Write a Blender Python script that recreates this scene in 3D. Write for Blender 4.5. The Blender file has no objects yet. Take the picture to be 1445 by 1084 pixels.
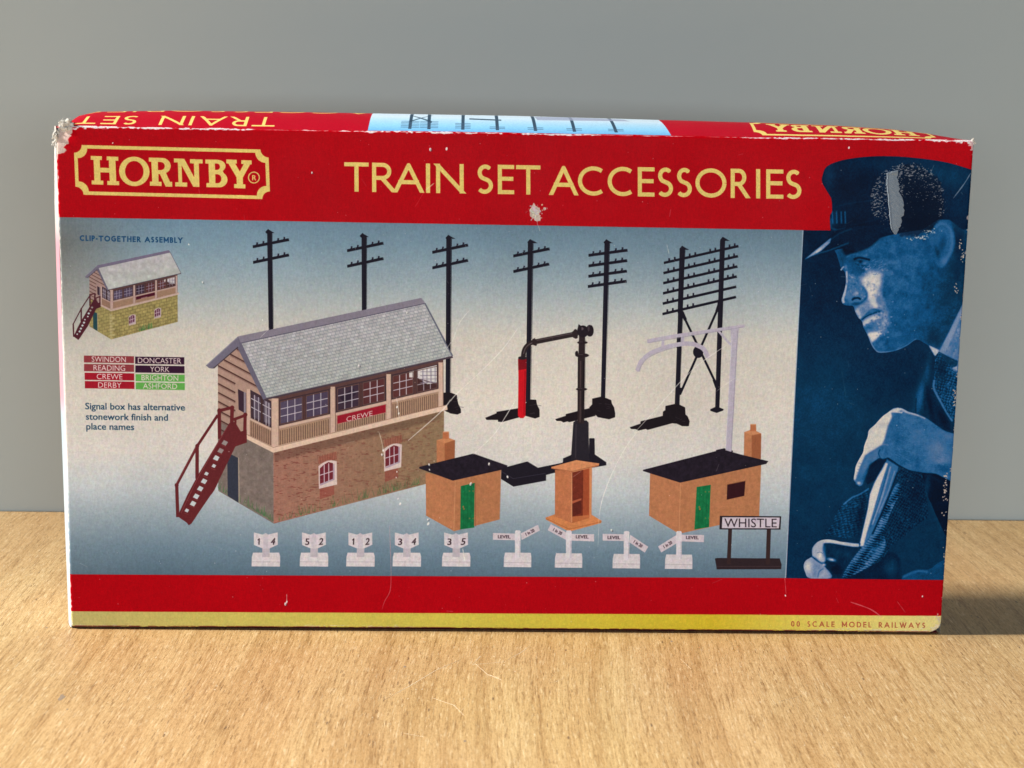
import bpy, bmesh, math, random
import numpy as np
from mathutils import Vector, Matrix
from mathutils.geometry import tessellate_polygon

S = bpy.context.scene
COL = S.collection

# ------------------------------------------------------------------ camera
W, H, D = 0.370, 0.2094, 0.052
CAM = dict(f=2200.0, loc=(-0.0188, -0.6365, 0.2125), yaw=0.0287, pitch=0.1643, roll=0.0162)

def set_camera():
    cd = bpy.data.cameras.new('camera'); co = bpy.data.objects.new('camera', cd); COL.objects.link(co)
    y, p, r = CAM['yaw'], CAM['pitch'], CAM['roll']
    fw = Vector((math.sin(y)*math.cos(p), math.cos(y)*math.cos(p), -math.sin(p)))
    rt = Vector((math.cos(y), -math.sin(y), 0)); up = rt.cross(fw)
    r2 = rt*math.cos(r) + up*math.sin(r); u2 = -rt*math.sin(r) + up*math.cos(r)
    m = Matrix((r2, u2, -fw)).transposed().to_4x4(); m.translation = Vector(CAM['loc'])
    co.matrix_world = m
    cd.sensor_width = 36; cd.lens = CAM['f']/1445*36; cd.clip_start = .01; cd.clip_end = 50
    cd.dof.use_dof = True; cd.dof.focus_distance = 0.66; cd.dof.aperture_fstop = 24
    S.camera = co
set_camera()

# ------------------------------------------------------------------ light
w = bpy.data.worlds.new('World'); S.world = w; w.use_nodes = True
bg = w.node_tree.nodes['Background']; bg.inputs[0].default_value = (.86, .93, 1, 1); bg.inputs[1].default_value = 0.015

def area(name, loc, target, sx, sy, power, col):
    l = bpy.data.lights.new(name, 'AREA'); l.shape = 'RECTANGLE'; l.size = sx; l.size_y = sy; l.energy = power; l.color = col
    o = bpy.data.objects.new(name, l); COL.objects.link(o); o.location = loc
    d = Vector(target) - Vector(loc); o.rotation_euler = d.to_track_quat('-Z', 'Y').to_euler()
    return o
win_l = area('window_light', (-2.60, -0.06, 1.75), (0, -.70, 0), .24, .70, 28.5, (1, .985, .965)); win_l.data.spread = math.radians(50)
area('room_fill_light', (.1, -2.6, .27), (0, 0, .12), 2.4, .45, 51.0, (.76, .87, 1))

S.view_settings.view_transform = 'Standard'; S.view_settings.look = 'None'
S.view_settings.exposure = 0.0; S.view_settings.gamma = 1.0
S.render.engine = 'CYCLES'

# ------------------------------------------------------------------ numpy print shop
rng = np.random.default_rng(7)
RND = random.Random(5)
TL, TR, BR, BL = (79, 178.5), (1373, 196), (1326, 893), (98, 884.5)   # print corners on the tracing sheet
CW, CH = 2600, 1472

def homography(src, dst):
    A = []; b = []
    for (x, y), (u, v) in zip(src, dst):
        A.append([x, y, 1, 0, 0, 0, -u*x, -u*y]); b.append(u)
        A.append([0, 0, 0, x, y, 1, -v*x, -v*y]); b.append(v)
    h = np.linalg.solve(np.array(A, float), np.array(b, float))
    return np.append(h, 1).reshape(3, 3)

def happly(Hm, x, y):
    x = np.asarray(x, float); y = np.asarray(y, float)
    z = Hm[2, 0]*x + Hm[2, 1]*y + Hm[2, 2]
    return (Hm[0, 0]*x + Hm[0, 1]*y + Hm[0, 2])/z, (Hm[1, 0]*x + Hm[1, 1]*y + Hm[1, 2])/z

def vnoise(h, w_, sy, sx=None, seed=0):
    sx = sx or sy
    r = np.random.default_rng(seed)
    gh, gw = int(h/sy)+3, int(w_/sx)+3
    g = r.random((gh, gw)).astype(np.float32)
    y = np.arange(h)/sy; x = np.arange(w_)/sx
    yi = y.astype(int); xi = x.astype(int); fy = (y-yi)[:, None]; fx = (x-xi)[None]
    fy = fy*fy*(3-2*fy); fx = fx*fx*(3-2*fx)
    a = g[yi][:, xi]; b = g[yi][:, xi+1]; c = g[yi+1][:, xi]; d = g[yi+1][:, xi+1]
    return ((a*(1-fx)+b*fx)*(1-fy) + (c*(1-fx)+d*fx)*fy).astype(np.float32)

def fbm(h, w_, s, seed=0, octs=4, asp=1.0):
    t = np.zeros((h, w_), np.float32); a = 1; n = 0
    for k in range(octs):
        t += a*vnoise(h, w_, max(s/2**k*asp, 1), max(s/2**k, 1), seed*13+k); n += a; a *= .55
    return t/n

def blur1(m, r):
    r = int(round(r))
    if r < 1: return m
    for _ in range(2):
        for ax in (0, 1):
            p = [(0, 0), (0, 0)]; p[ax] = (r+1, r)
            c = np.cumsum(np.pad(m, p, mode='edge'), axis=ax, dtype=np.float64)
            n = m.shape[ax]
            m = ((c[2*r+1:2*r+1+n] - c[:n]) if ax == 0 else (c[:, 2*r+1:2*r+1+n] - c[:, :n]))/(2*r+1)
    return m.astype(np.float32)

class Sheet:
    """a printed sheet; everything is drawn in tracing coordinates mapped to the sheet by a homography"""
    def __init__(s, wpx, hpx, quad):
        s.w, s.h = wpx, hpx
        s.toC = homography(quad, [(0, 0), (wpx, 0), (wpx, hpx), (0, hpx)])
        s.inv = np.linalg.inv(s.toC)
        X, Y = np.meshgrid(np.arange(wpx)+.5, np.arange(hpx)+.5)
        px, py = happly(s.inv, X, Y)
        s.px = px.astype(np.float32); s.py = py.astype(np.float32)
        s.c = np.zeros((hpx, wpx, 3), np.float32)
        s.L = None
    def cover(s, loops):
        """antialiased even-odd coverage; returns (slice_y, slice_x, mask)"""
        P = []
        for l in loops:
            x, y = happly(s.toC, [p[0] for p in l], [p[1] for p in l]); P.append(np.stack([x, y], 1))
        A = np.concatenate(P)
        x0, y0 = np.floor(A.min(0)).astype(int) - 1; x1, y1 = np.ceil(A.max(0)).astype(int) + 2
        x0 = max(x0, 0); y0 = max(y0, 0); x1 = min(x1, s.w); y1 = min(y1, s.h)
        if x1 <= x0 or y1 <= y0: return None
        n = x1-x0; SUB = 4
        m = np.zeros((y1-y0, n), np.float32)
        E0 = np.concatenate(P); E1 = np.concatenate([np.roll(p, -1, 0) for p in P])
        dy = E1[:, 1]-E0[:, 1]; ok = np.abs(dy) > 1e-9
        E0 = E0[ok]; E1 = E1[ok]; dy = dy[ok]; sl = (E1[:, 0]-E0[:, 0])/dy
        lo = np.minimum(E0[:, 1], E1[:, 1]); hi = np.maximum(E0[:, 1], E1[:, 1])
        ar = np.arange(n)
        for r in range(y1-y0):
            for k in range(SUB):
                y = y0+r+(k+.5)/SUB
                sel = (lo <= y) & (hi > y)
                if not sel.any(): continue
                xs = np.sort(E0[sel, 0] + (y-E0[sel, 1])*sl[sel]) - x0
                for a, b in zip(xs[::2], xs[1::2]):
                    a = max(a, 0); b = min(b, n)
                    if b <= a: continue
                    ia, ib = int(a), int(b)
                    if ia == ib: m[r, ia] += (b-a)/SUB
                    else:
                        m[r, ia] += (ia+1-a)/SUB
                        if ib > ia+1: m[r, ia+1:ib] += 1/SUB
                        if ib < n: m[r, ib] += (b-ib)/SUB
        return slice(y0, y1), slice(x0, x1), np.clip(m, 0, 1)
    def put(s, sy, sx, m, col, a=1.0):
        if callable(col): col = col(s.px[sy, sx], s.py[sy, sx])
        else: col = np.array(col, np.float32)/255
        m = (m*a)[..., None]
        s.c[sy, sx] = s.c[sy, sx]*(1-m) + col*m
    def poly(s, pts, col, a=1.0, blur=0):
        loops = pts if isinstance(pts[0][0], (tuple, list)) else [pts]
        if blur:
            m = s.full(s.cover(loops)); m = blur1(m, blur*2)
            s.put(slice(0, s.h), slice(0, s.w), m, col, a); return
        r = s.cover(loops)
        if r: s.put(*r, col, a)
    def full(s, r):
        m = np.zeros((s.h, s.w), np.float32)
        if r: m[r[0], r[1]] = r[2]
        return m
    def window(s, x0, y0, x1, y1, pad=3):
        cx, cy = happly(s.toC, [x0-pad, x1+pad, x0-pad, x1+pad], [y0-pad, y0-pad, y1+pad, y1+pad])
        a, b = max(int(min(cx)), 0), min(int(max(cx))+2, s.w); c, d = max(int(min(cy)), 0), min(int(max(cy))+2, s.h)
        if b <= a or d <= c: return None
        return slice(c, d), slice(a, b)
    def sdstroke(s, pts, w_, win):
        """coverage of a polyline with butt ends and round joints, in tracing units (pixel about half a unit)"""
        X = s.px[win]; Y = s.py[win]; m = np.zeros(X.shape, np.float32); K = 2.0
        n = len(pts)-1
        ws = list(np.interp(np.linspace(0, 1, n+1), np.linspace(0, 1, len(w_)), w_)) if isinstance(w_, (list, tuple)) else [w_]*(n+1)
        for i in range(n):
            (ax, ay), (bx, by) = pts[i], pts[i+1]
            dx, dy = bx-ax, by-ay; L = math.hypot(dx, dy)
            if L < 1e-6: continue
            ux, uy = dx/L, dy/L
            t = (X-ax)*ux+(Y-ay)*uy; q = np.abs(-(X-ax)*uy+(Y-ay)*ux)
            hw = (ws[i] + (ws[i+1]-ws[i])*np.clip(t/L, 0, 1))/2
            d = np.maximum(q-hw, np.maximum(-t, t-L))
            m = np.maximum(m, np.clip(.5-d*K, 0, 1))
            if i > 0:
                m = np.maximum(m, np.clip(.5-(np.hypot(X-ax, Y-ay)-ws[i]/2)*K, 0, 1))
        return m
    def stroke(s, pts, w_, col, a=1.0):
        xs = [p[0] for p in pts]; ys = [p[1] for p in pts]; mw = max(w_) if isinstance(w_, (list, tuple)) else w_
        win = s.window(min(xs), min(ys), max(xs), max(ys), mw+2)
        if not win: return
        s.put(win[0], win[1], s.sdstroke(pts, w_, win), col, a)
    def disc(s, cx, cy, rx, ry, col, a=1.0, ang=0, ring=None):
        r = max(rx, ry); win = s.window(cx-r, cy-r, cx+r, cy+r, 3)
        if not win: return
        X = s.px[win]-cx; Y = s.py[win]-cy; c, n = math.cos(ang), math.sin(ang)
        x = X*c+Y*n; y = -X*n+Y*c
        k = np.sqrt((x/rx)**2+(y/ry)**2)+1e-6; d = (k-1)*min(rx, ry)
        if ring: d = np.abs(d)-ring/2
        s.put(win[0], win[1], np.clip(.5-d*2, 0, 1), col, a)
    # ---- grey layer for the duotone picture
    def Lp(s, pts, val, blur=0, a=1.0, clip=None, win=None):
        r = s.cover([pts])
        if not r: return
        if blur or clip is not None:
            pad = int(blur*5)+4
            y0 = max(r[0].start-pad, 0); y1 = min(r[0].stop+pad, s.h); x0 = max(r[1].start-pad, 0); x1 = min(r[1].stop+pad, s.w)
            m = np.zeros((y1-y0, x1-x0), np.float32)
            m[r[0].start-y0:r[0].stop-y0, r[1].start-x0:r[1].stop-x0] = r[2]
            if blur: m = blur1(m, blur*2)
            sy, sx = slice(y0, y1), slice(x0, x1)
        else: sy, sx, m = r
        if clip is not None: m = m*clip[sy, sx]
        v = val(s.px[sy, sx], s.py[sy, sx]) if callable(val) else val
        s.L[sy, sx] = s.L[sy, sx]*(1-m*a) + v*m*a
    def Lb(s, cx, cy, rx, ry, val, ang=0, a=1.0, clip=None):
        """soft blob"""
        r = max(rx, ry)*2.4; win = s.window(cx-r, cy-r, cx+r, cy+r, 1)
        if not win: return
        X = s.px[win]-cx; Y = s.py[win]-cy; c, n = math.cos(math.radians(ang)), math.sin(math.radians(ang))
        x = (X*c+Y*n)/rx; y = (-X*n+Y*c)/ry
        m = np.exp(-(x*x+y*y))*a
        if clip is not None: m = m*clip[win]
        s.L[win] = s.L[win]*(1-m)+val*m
    def Ls(s, pts, w_, val, a=1.0, blur=0, clip=None):
        xs = [p[0] for p in pts]; ys = [p[1] for p in pts]
        mw = max(w_) if isinstance(w_, (list, tuple)) else w_
        win = s.window(min(xs), min(ys), max(xs), max(ys), mw+2+blur*4)
        if not win: return
        m = s.sdstroke(pts, w_, win)
        if blur: m = blur1(m, blur*2)
        if clip is not None: m = m*clip[win]
        s.L[win] = s.L[win]*(1-m*a)+val*m*a

def arc(cx, cy, rx, ry, a0, a1, n=14):
    return [(cx+rx*math.cos(math.radians(a0+(a1-a0)*i/n)), cy+ry*math.sin(math.radians(a0+(a1-a0)*i/n))) for i in range(n+1)]

def smooth(pts, n=4, closed=True):
    """Catmull-Rom through the traced points"""
    out = []; N = len(pts)
    rngi = range(N if closed else N-1)
    for i in rngi:
        g = (lambda k: pts[k % N]) if closed else (lambda k: pts[min(max(k, 0), N-1)])
        p0, p1, p2, p3 = g(i-1), g(i), g(i+1), g(i+2)
        for k in range(n):
            t = k/n
            out.append(tuple(.5*((2*p1[j]) + (-p0[j]+p2[j])*t + (2*p0[j]-5*p1[j]+4*p2[j]-p3[j])*t*t + (-p0[j]+3*p1[j]-3*p2[j]+p3[j])*t**3) for j in (0, 1)))
    if not closed: out.append(pts[-1])
    return out

# humanist capitals as centre lines in a unit box (y up); second number is the natural width
G = {
 'A': ([[(0, 0), (.5, 1), (1, 0)], [(.17, .33), (.83, .33)]], .92),
 'B': ([[(0, 0), (0, 1)], [(0, 1), (.45, 1)]+arc(.5, .76, .38, .24, 90, -90)+[(0, .52)], [(0, 0), (.5, 0)]+arc(.55, .26, .45, .26, -90, 90)+[(0, .52)]], .56),
 'C': ([arc(.62, .5, .62, .5, 52, 308, 22)], .82),
 'D': ([[(0, 0), (0, 1)], [(0, 1), (.3, 1)]+arc(.35, .5, .65, .5, 90, -90, 18)+[(0, 0)]], .76),
 'E': ([[(0, 0), (0, 1)], [(0, 1), (1, 1)], [(0, .53), (.93, .53)], [(0, 0), (1, 0)]], .54),
 'F': ([[(0, 0), (0, 1)], [(0, 1), (1, 1)], [(0, .53), (.93, .53)]], .52),
 'G': ([arc(.56, .5, .56, .5, 55, 300, 22)+[(.96, .1), (.96, .48)], [(.65, .48), (.98, .48)]], .84),
 'H': ([[(0, 0), (0, 1)], [(1, 0), (1, 1)], [(0, .53), (1, .53)]], .74),
 'I': ([[(.5, 0), (.5, 1)]], .15),
 'L': ([[(0, 0), (0, 1)], [(0, 0), (1, 0)]], .48),
 'M': ([[(0, 0), (0, 1)], [(0, 1), (.5, .2)], [(.5, .2), (1, 1)], [(1, 0), (1, 1)]], .88),
 'N': ([[(0, 0), (0, 1)], [(0, 1), (1, 0)], [(1, 0), (1, 1)]], .85),
 'O': ([arc(.5, .5, .5, .5, 0, 360, 28)], 1.0),
 'P': ([[(0, 0), (0, 1)], [(0, 1), (.5, 1)]+arc(.55, .73, .45, .27, 90, -90)+[(0, .46)]], .54),
 'R': ([[(0, 0), (0, 1)], [(0, 1), (.4, 1)]+arc(.45, .74, .37, .26, 90, -90)+[(0, .48)], [(.42, .48), (1, 0)]], .62),
 'S': ([arc(.52, .755, .44, .245, 42, 250, 14)[:-1]+arc(.45, .25, .5, .25, 80, -140, 14)], .52),
 'T': ([[(.5, 0), (.5, 1)], [(0, 1), (1, 1)]], .80),
 'W': ([[(0, 1), (.27, 0)], [(.27, 0), (.5, 1)], [(.5, 1), (.73, 0)], [(.73, 0), (1, 1)]], 1.2),
 'Y': ([[(0, 1), (.5, .45)], [(1, 1), (.5, .45)], [(.5, .45), (.5, 0)]], .74),
 'U': ([[(0, 1), (0, .3)]+arc(.5, .3, .5, .3, 180, 360)+[(1, 1)]], .7),
 'K': ([[(0, 0), (0, 1)], [(0, .5), (.95, 1)], [(.2, .6), (1, 0)]], .66),
 '0': ([arc(.5, .5, .5, .5, 0, 360, 24)], .58),
 '-': ([[(0, .38), (1, .38)]], .28),
}
def glyph(sh, ch, x0, x1, p0, slope, cap, wt, col):
    """letter between x0 and x1; p0 = baseline point the slope starts from; cap = height (up is -y)"""
    strokes, _ = G[ch]; hw = wt/2
    def base(x): return p0[1] + (x-p0[0])*slope
    def M(u, v):
        x = x0+hw+u*(x1-x0-2*hw) if x1-x0 > wt*1.2 else (x0+x1)/2
        return x, base(x)-hw*1-v*(cap-2*hw)
    win = sh.window(x0, base(x0)-cap-4, x1, base(x1)+4, wt)
    if not win: return
    m = np.zeros(sh.px[win].shape, np.float32)
    for st in strokes:
        P = [M(u, v) for u, v in st]
        if len(st) == 2:
            (ax, ay), (bx, by) = P; L = math.hypot(bx-ax, by-ay) or 1; ux, uy = (bx-ax)/L, (by-ay)/L
            ea = eb = hw
            if abs(uy) > .5:                                   # uprights and diagonals run past the line and are cut square
                if st[0][1] in (0, 1): ea = wt*1.4
                else: ea = 0
                if st[1][1] in (0, 1): eb = wt*1.4
                else: eb = 0
            P = [(ax-ux*ea, ay-uy*ea), (bx+ux*eb, by+uy*eb)]
            if abs(uy) <= .5:
                lo, hi = min(P[0][0], P[1][0]), max(P[0][0], P[1][0])
                P = [(max(min(p[0], x1), x0), p[1]) for p in P]
        elif len(st) == 3 and ch == 'A':
            a_, b_, c_ = P; k = 1.5*wt/(cap)
            P = [(a_[0]-(b_[0]-a_[0])*k, a_[1]-(b_[1]-a_[1])*k), b_, (c_[0]+(c_[0]-b_[0])*k, c_[1]+(c_[1]-b_[1])*k)]
        m = np.maximum(m, sh.sdstroke(P, wt, win))
    Y = sh.py[win] - (p0[1]+(sh.px[win]-p0[0])*slope)
    over = .6 if ch in 'OCGS' else 0
    band = np.clip(.5-(np.maximum(Y-over, -(Y+cap+over)))*2, 0, 1)
    sh.put(win[0], win[1], m*band, col)

def caps(sh, text, x0, x1, p0, slope, cap, wt, col, gap=.14, space=.34):
    ws = [(space if c == ' ' else G[c][1]*.92+.04) for c in text]
    tot = sum(ws)+gap*(len(text)-1); k = (x1-x0)/tot; x = x0
    for c, q in zip(text, ws):
        if c != ' ': glyph(sh, c, x, x+max(q*k, wt if c == 'I' else 0), p0, slope, cap, wt, col)
        x += (q+gap)*k

_tc = {}
def tris(text, off=0.0):
    """outline of a word in Blender's built-in face, as triangles"""
    key = (text, off)
    if key in _tc: return _tc[key]
    cu = bpy.data.curves.new('type', 'FONT'); cu.body = text; cu.offset = off; cu.resolution_u = 3
    o = bpy.data.objects.new('type', cu); COL.objects.link(o)
    dg = bpy.context.evaluated_depsgraph_get(); me = o.evaluated_get(dg).to_mesh()
    me.calc_loop_triangles()
    V = np.array([v.co[:2] for v in me.vertices]) if len(me.vertices) else np.zeros((0, 2))
    T = [[tuple(V[i]) for i in t.vertices] for t in me.loop_triangles]
    o.evaluated_get(dg).to_mesh_clear(); bpy.data.objects.remove(o); bpy.data.curves.remove(cu)
    _tc[key] = (V.min(0), V.max(0), T); return _tc[key]
_hm = tris('H'); CAPH = _hm[1][1]-_hm[0][1]

def word(sh, text, x0, x1, y0, slope, cap, col, off=0.0, shear=0.0, a=1.0, axis=None):
    """word with its baseline from (x0,y0), fitted to x1; slope = dy/dx of the baseline"""
    lo, hi, T = tris(text, 0.0)
    if text == '1':
        sh.stroke([(x0+1.6, y0), (x0+2.0, y0-cap)], 1.7, col); sh.stroke([(x0+2.2, y0-cap+.3), (x0-.2, y0-cap+2.6)], 1.2, col); return
    kx = (x1-x0)/(hi[0]-lo[0]); ky = cap/CAPH
    def M(p):
        u = (p[0]-lo[0])*kx + shear*p[1]*ky; v = p[1]*ky
        if axis:
            c, n = axis; return x0+u*c+v*n, y0+u*n-v*c
        return x0+u, y0+u*slope-v
    pts = [[M(p) for p in t] for t in T]
    A = [q for t in pts for q in t]; xs = [q[0] for q in A]; ys = [q[1] for q in A]
    win = sh.window(min(xs), min(ys), max(xs), max(ys), 2)
    if not win: return
    m = np.zeros((sh.h, sh.w), np.float32) if False else None
    acc = np.zeros(sh.px[win].shape, np.float32)
    for t in pts:
        r = sh.cover([t])
        if not r: continue
        y0_, x0_ = r[0].start-win[0].start, r[1].start-win[1].start
        hh, ww = r[2].shape
        ya, xa = max(y0_, 0), max(x0_, 0); yb, xb = min(y0_+hh, acc.shape[0]), min(x0_+ww, acc.shape[1])
        if yb > ya and xb > xa: acc[ya:yb, xa:xb] += r[2][ya-y0_:yb-y0_, xa-x0_:xb-x0_]
    acc = np.clip(acc, 0, 1)
    if off > .008:
        acc = np.maximum(acc, np.roll(acc, 1, 1)); acc = np.maximum(acc, .6*np.roll(acc, 1, 0))
    sh.put(win[0], win[1], acc, col, a)

def z(ox, oy, k, pts): return [(ox+x/k, oy+y/k) for x, y in pts]

RED = (174, 0, 14); GOLD = (226, 202, 114); INK = (24, 20, 30)
F = Sheet(CW, CH, [TL, TR, BR, BL])

# ---- bands
def lerp_cols(stops):
    ys = [s[0] for s in stops]; cs = np.array([s[1] for s in stops], np.float32)/255
    def f(px, py):
        yy = py - (px-600)*.0125
        return np.stack([np.interp(yy, ys, cs[:, k]) for k in range(3)], -1).astype(np.float32)
    return f
F.c[:] = np.array(RED, np.float32)/255
gr = lerp_cols([(300, (106, 137, 158)), (345, (124, 153, 171)), (390, (150, 170, 180)), (430, (178, 187, 187)), (475, (208, 203, 192)), (560, (216, 209, 197)), (640, (216, 212, 205)),
                (690, (192, 200, 203)), (740, (142, 160, 171)), (775, (110, 134, 150)), (815, (86, 110, 126))])
PANEL = [(70, 307.0), (1132, 323.2), (1107, 813.3), (90, 808.3)]
def backdrop(px, py):
    c = gr(px, py); rx = np.clip((px-250)/850, 0, 1)[..., None]; topw_ = np.clip((440-py)/130, 0, 1)[..., None]
    c = c*(1-rx*topw_*np.array([.13, .14, .15])); lw_ = (np.clip((215-px)/130, 0, 1)*np.interp(py, [300, 340, 430, 520, 640], [.55, .85, .8, .35, .1]))[..., None]
    return (c*(1-lw_)+np.array([136, 136, 130])/255*lw_*np.clip(.75+(py[..., None]-330)/300, .8, 1.4)).astype(np.float32)
F.poly(PANEL, backdrop)
F.stroke([(1131.3, 323.5), (1106.3, 813)], 1.2, (160, 180, 196))
# the backdrop is paler towards the middle, greyer at its left end
yel = lambda px, py: np.stack([np.interp(px, [98, 300, 700, 1000, 1150, 1330], np.array(q, float)/255) for q in
      ([190, 204, 208, 214, 222, 228], [178, 190, 192, 188, 202, 212], [112, 98, 74, 48, 96, 138])], -1).astype(np.float32)
F.poly([(80, 860.3), (1340, 866.2), (1340, 905), (80, 905)], yel)

# ---- emblem
def zz(p): return (60+p[0]/4.25, 150+p[1]/4.25)
def frame_loop(o):
    # o = inset in zoom pixels; corners are concave quarter notches
    L, R_ = 192+o, 1355-o
    def c(cx, cy, r, a0, a1):
        return [(cx+r*math.cos(math.radians(a0+(a1-a0)*i/8)), cy+r*math.sin(math.radians(a0+(a1-a0)*i/8))) for i in range(9)]
    r = 47+o*.55
    sk = .0225
    pts = []
    top, bot = 236+o, 533-o
    pts += c(L, top, r, 90, 0)      # top left notch: from left side to top side
    pts += c(R_, top, r, 180, 90)
    pts += c(R_, bot, r, 270, 180)
    pts += c(L, bot, r, 0, -90)
    return [zz((x+(y-236)*.035, y+(x-192)*sk)) for x, y in pts]
F.poly([frame_loop(0), frame_loop(21)], GOLD)
LOGO_OUT = frame_loop(-3)
def zpoly(pts, col=GOLD): F.poly([zz(p) for p in pts], col)
def el(cx, cy, rx, ry, n=40): return [zz((cx+rx*math.cos(2*math.pi*i/n), cy+ry*math.sin(2*math.pi*i/n)+rx*math.cos(2*math.pi*i/n)*.02)) for i in range(n)]
# H
zpoly([(293, 302), (360, 304), (360, 327), (347, 327), (349, 372), (402, 374), (401, 328), (388, 328), (388, 305), (458, 307), (458, 331), (441, 331), (445, 452), (462, 453), (463, 477), (391, 475), (391, 451), (406, 451), (404, 402), (350, 400), (352, 449), (368, 450), (368, 474), (298, 472), (298, 448), (314, 448), (310, 326), (293, 325)])
F.poly([el(553, 394, 91, 88), el(553, 394, 55, 62)], GOLD)
# R
bowl = lambda cx, cy, rx, ry, a0, a1, n=12: [(cx+rx*math.cos(math.radians(a0+(a1-a0)*i/n)), cy+ry*math.sin(math.radians(a0+(a1-a0)*i/n))) for i in range(n+1)]
zR = [(640, 311), (718, 313)]+bowl(718, 361, 53, 48, -90, 62)+[(766, 455), (779, 456), (780, 485), (740, 484), (706, 410), (697, 410), (698, 455), (716, 456), (716, 481), (646, 479), (646, 454), (660, 454), (655, 336), (640, 335)]
F.poly([[zz(p) for p in zR], [zz(p) for p in [(694, 337), (712, 338)]+bowl(712, 362, 23, 24, -90, 90)+[(695, 386)]]], GOLD)
# N
zpoly([(790, 316), (852, 318), (911, 428), (909, 346), (886, 345), (886, 320), (962, 322), (962, 346), (939, 346), (942, 486), (905, 485), (836, 358), (839, 459), (869, 460), (869, 485), (797, 483), (797, 458), (817, 458), (813, 340), (790, 340)])
# B
zB = [(978, 322), (1052, 323)]+bowl(1052, 361, 47, 37, -90, 50)+bowl(1062, 442, 48, 46, -58, 90)+[(984, 487), (984, 462), (1000, 462), (997, 347), (978, 346)]
F.poly([[zz(p) for p in zB], [zz(p) for p in [(1035, 346), (1048, 346)]+bowl(1048, 365, 17, 19, -90, 90)+[(1036, 384)]], [zz(p) for p in [(1037, 410), (1052, 410)]+bowl(1052, 437, 21, 26, -90, 90)+[(1038, 463)]]], GOLD)
# Y
zpoly([(1103, 321), (1166, 323), (1166, 346), (1157, 347), (1184, 393), (1207, 349), (1193, 348), (1193, 325), (1255, 327), (1255, 351), (1246, 351), (1202, 430), (1203, 469), (1217, 470), (1217, 495), (1149, 492), (1149, 468), (1165, 468), (1164, 428), (1116, 346), (1103, 345)])
F.disc(*zz((1268, 429)), 7.6, 7.6, GOLD, ring=1.5)
word(F, 'R', 355.9, 361.2, 254.6, .02, 7.0, GOLD, off=.01)

# ---- title
TP = (505, 270.6); TS = .0145; TC = 41.4; TW = 5.9
for ch, a, b in [('T', 485.5, 520), ('R', 524.6, 556.5), ('A', 555.5, 596.5), ('I', 600, 606.5), ('N', 614.5, 653.5), ('S', 671.5, 695.5), ('E', 701.3, 724.5), ('T', 727, 761.5),
                 ('A', 774.5, 813.5), ('C', 814, 850.8), ('C', 855.8, 892), ('E', 898.3, 922), ('S', 925.5, 949), ('S', 952.3, 975.5), ('O', 979.5, 1023.5), ('R', 1029.2, 1055), ('I', 1064.8, 1071.3), ('E', 1079.3, 1103.7), ('S', 1106.3, 1130)]:
    glyph(F, ch, a, b, TP, TS, TC, TW, GOLD)

# ---- poles (all drawn as the black plastic of the kit)
DK = (26, 23, 34)
def pole_cap(x, y, k=1.0):
    F.poly([(x-4.5*k, y+4*k), (x-.5, y-.3), (x+9*k, y+5.5*k), (x+3.5*k, y+5.6*k), (x-2.5*k, y+6.4*k)], DK)
def arm(x0, y0, x1, y1, px, ins=True, w_=4.0, pegs=(.115, .29, .70, .87)):
    F.stroke([(x0, y0), (x1, y1)], w_, DK)
    if ins:
        for t in pegs:
            x, y = x0+(x1-x0)*t, y0+(y1-y0)*t
            F.stroke([(x, y+.5), (x, y-5.2)], 2.4, (44, 40, 58)); F.stroke([(x, y+.5), (x, y-3.4)], 2.4, DK)
def pole(cx, cy, top, bot, arms, wt=(7, 6.4)):
    F.stroke([top, bot], list(wt), DK); pole_cap(cx, cy)
    F.stroke([(top[0]-1.4, top[1]+8), (bot[0]-1.4, bot[1])], 1.0, (44, 42, 58), .35)
    for a in arms: arm(*a, top[0])
POLES = {}
pole(378, 323.3, (380, 327), (381.5, 470), [(356.2, 348.2, 406.9, 338), (356.5, 370.2, 406.9, 359.6)])
pole(510.7, 328.6, (513, 332), (512.8, 442), [(489, 353.5, 539.6, 342.8), (489, 375.4, 539.6, 364.4)])
pole(631.9, 330.8, (632.5, 334), (630.3, 556), [(609, 355.6, 658.7, 345.2), (609, 377.4, 658.7, 366.7)])
pole(747.6, 336.8, (747.5, 340), (743.3, 566), [(723.3, 360.5, 773.6, 350.3), (723.3, 382.4, 773, 371.7)])
pole(854.3, 336.6, (855.3, 340), (848.8, 562), [(829, 359.4, 883.5, 352), (829, 374.2, 883, 366.6), (828.8, 388.8, 882.6, 381.4), (828, 403.2, 882, 395.6)])
F.stroke([(1012, 431), (957, 555)], 3.2, DK); F.stroke([(962, 444), (1008.7, 541)], 3.2, DK)
F.stroke([(1014, 424), (1009.5, 438)], 5, DK); F.stroke([(959, 436), (965, 450)], 4.5, DK); F.stroke([(957, 545), (953, 562)], 5.5, DK); F.stroke([(1005, 534), (1009, 545)], 4, DK)
pole(1018.7, 333, (1018, 337), (1009.8, 576), [], (7.2, 6))
pole(961.3, 345.7, (961.3, 350), (953.2, 574), [], (7.6, 6.6))
for k, (a, b) in enumerate([((934.8, 369.8), (1040, 345.9)), ((934, 384.2), (1039.4, 360.1)), ((933.7, 398.4), (1038.6, 374.6)), ((933.4, 412.7), (1037.8, 388.7)), ((932.9, 427.2), (1037, 403.1)), ((932.6, 441.8), (1036.7, 417.5))]):
    arm(*a, *b, 0, pegs=(.07, .145, .345, .42, .62, .69, .88, .95) if k < 4 else (.07, .145, .345, .42), w_=3.6)
F.disc(983, 495, 7.4, 8.4, DK)
F.poly([(1000, 575.5), (1009, 571.5), (1019, 575.5), (1018, 577.5), (1009, 580.8), (1000, 578)], DK)
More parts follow.
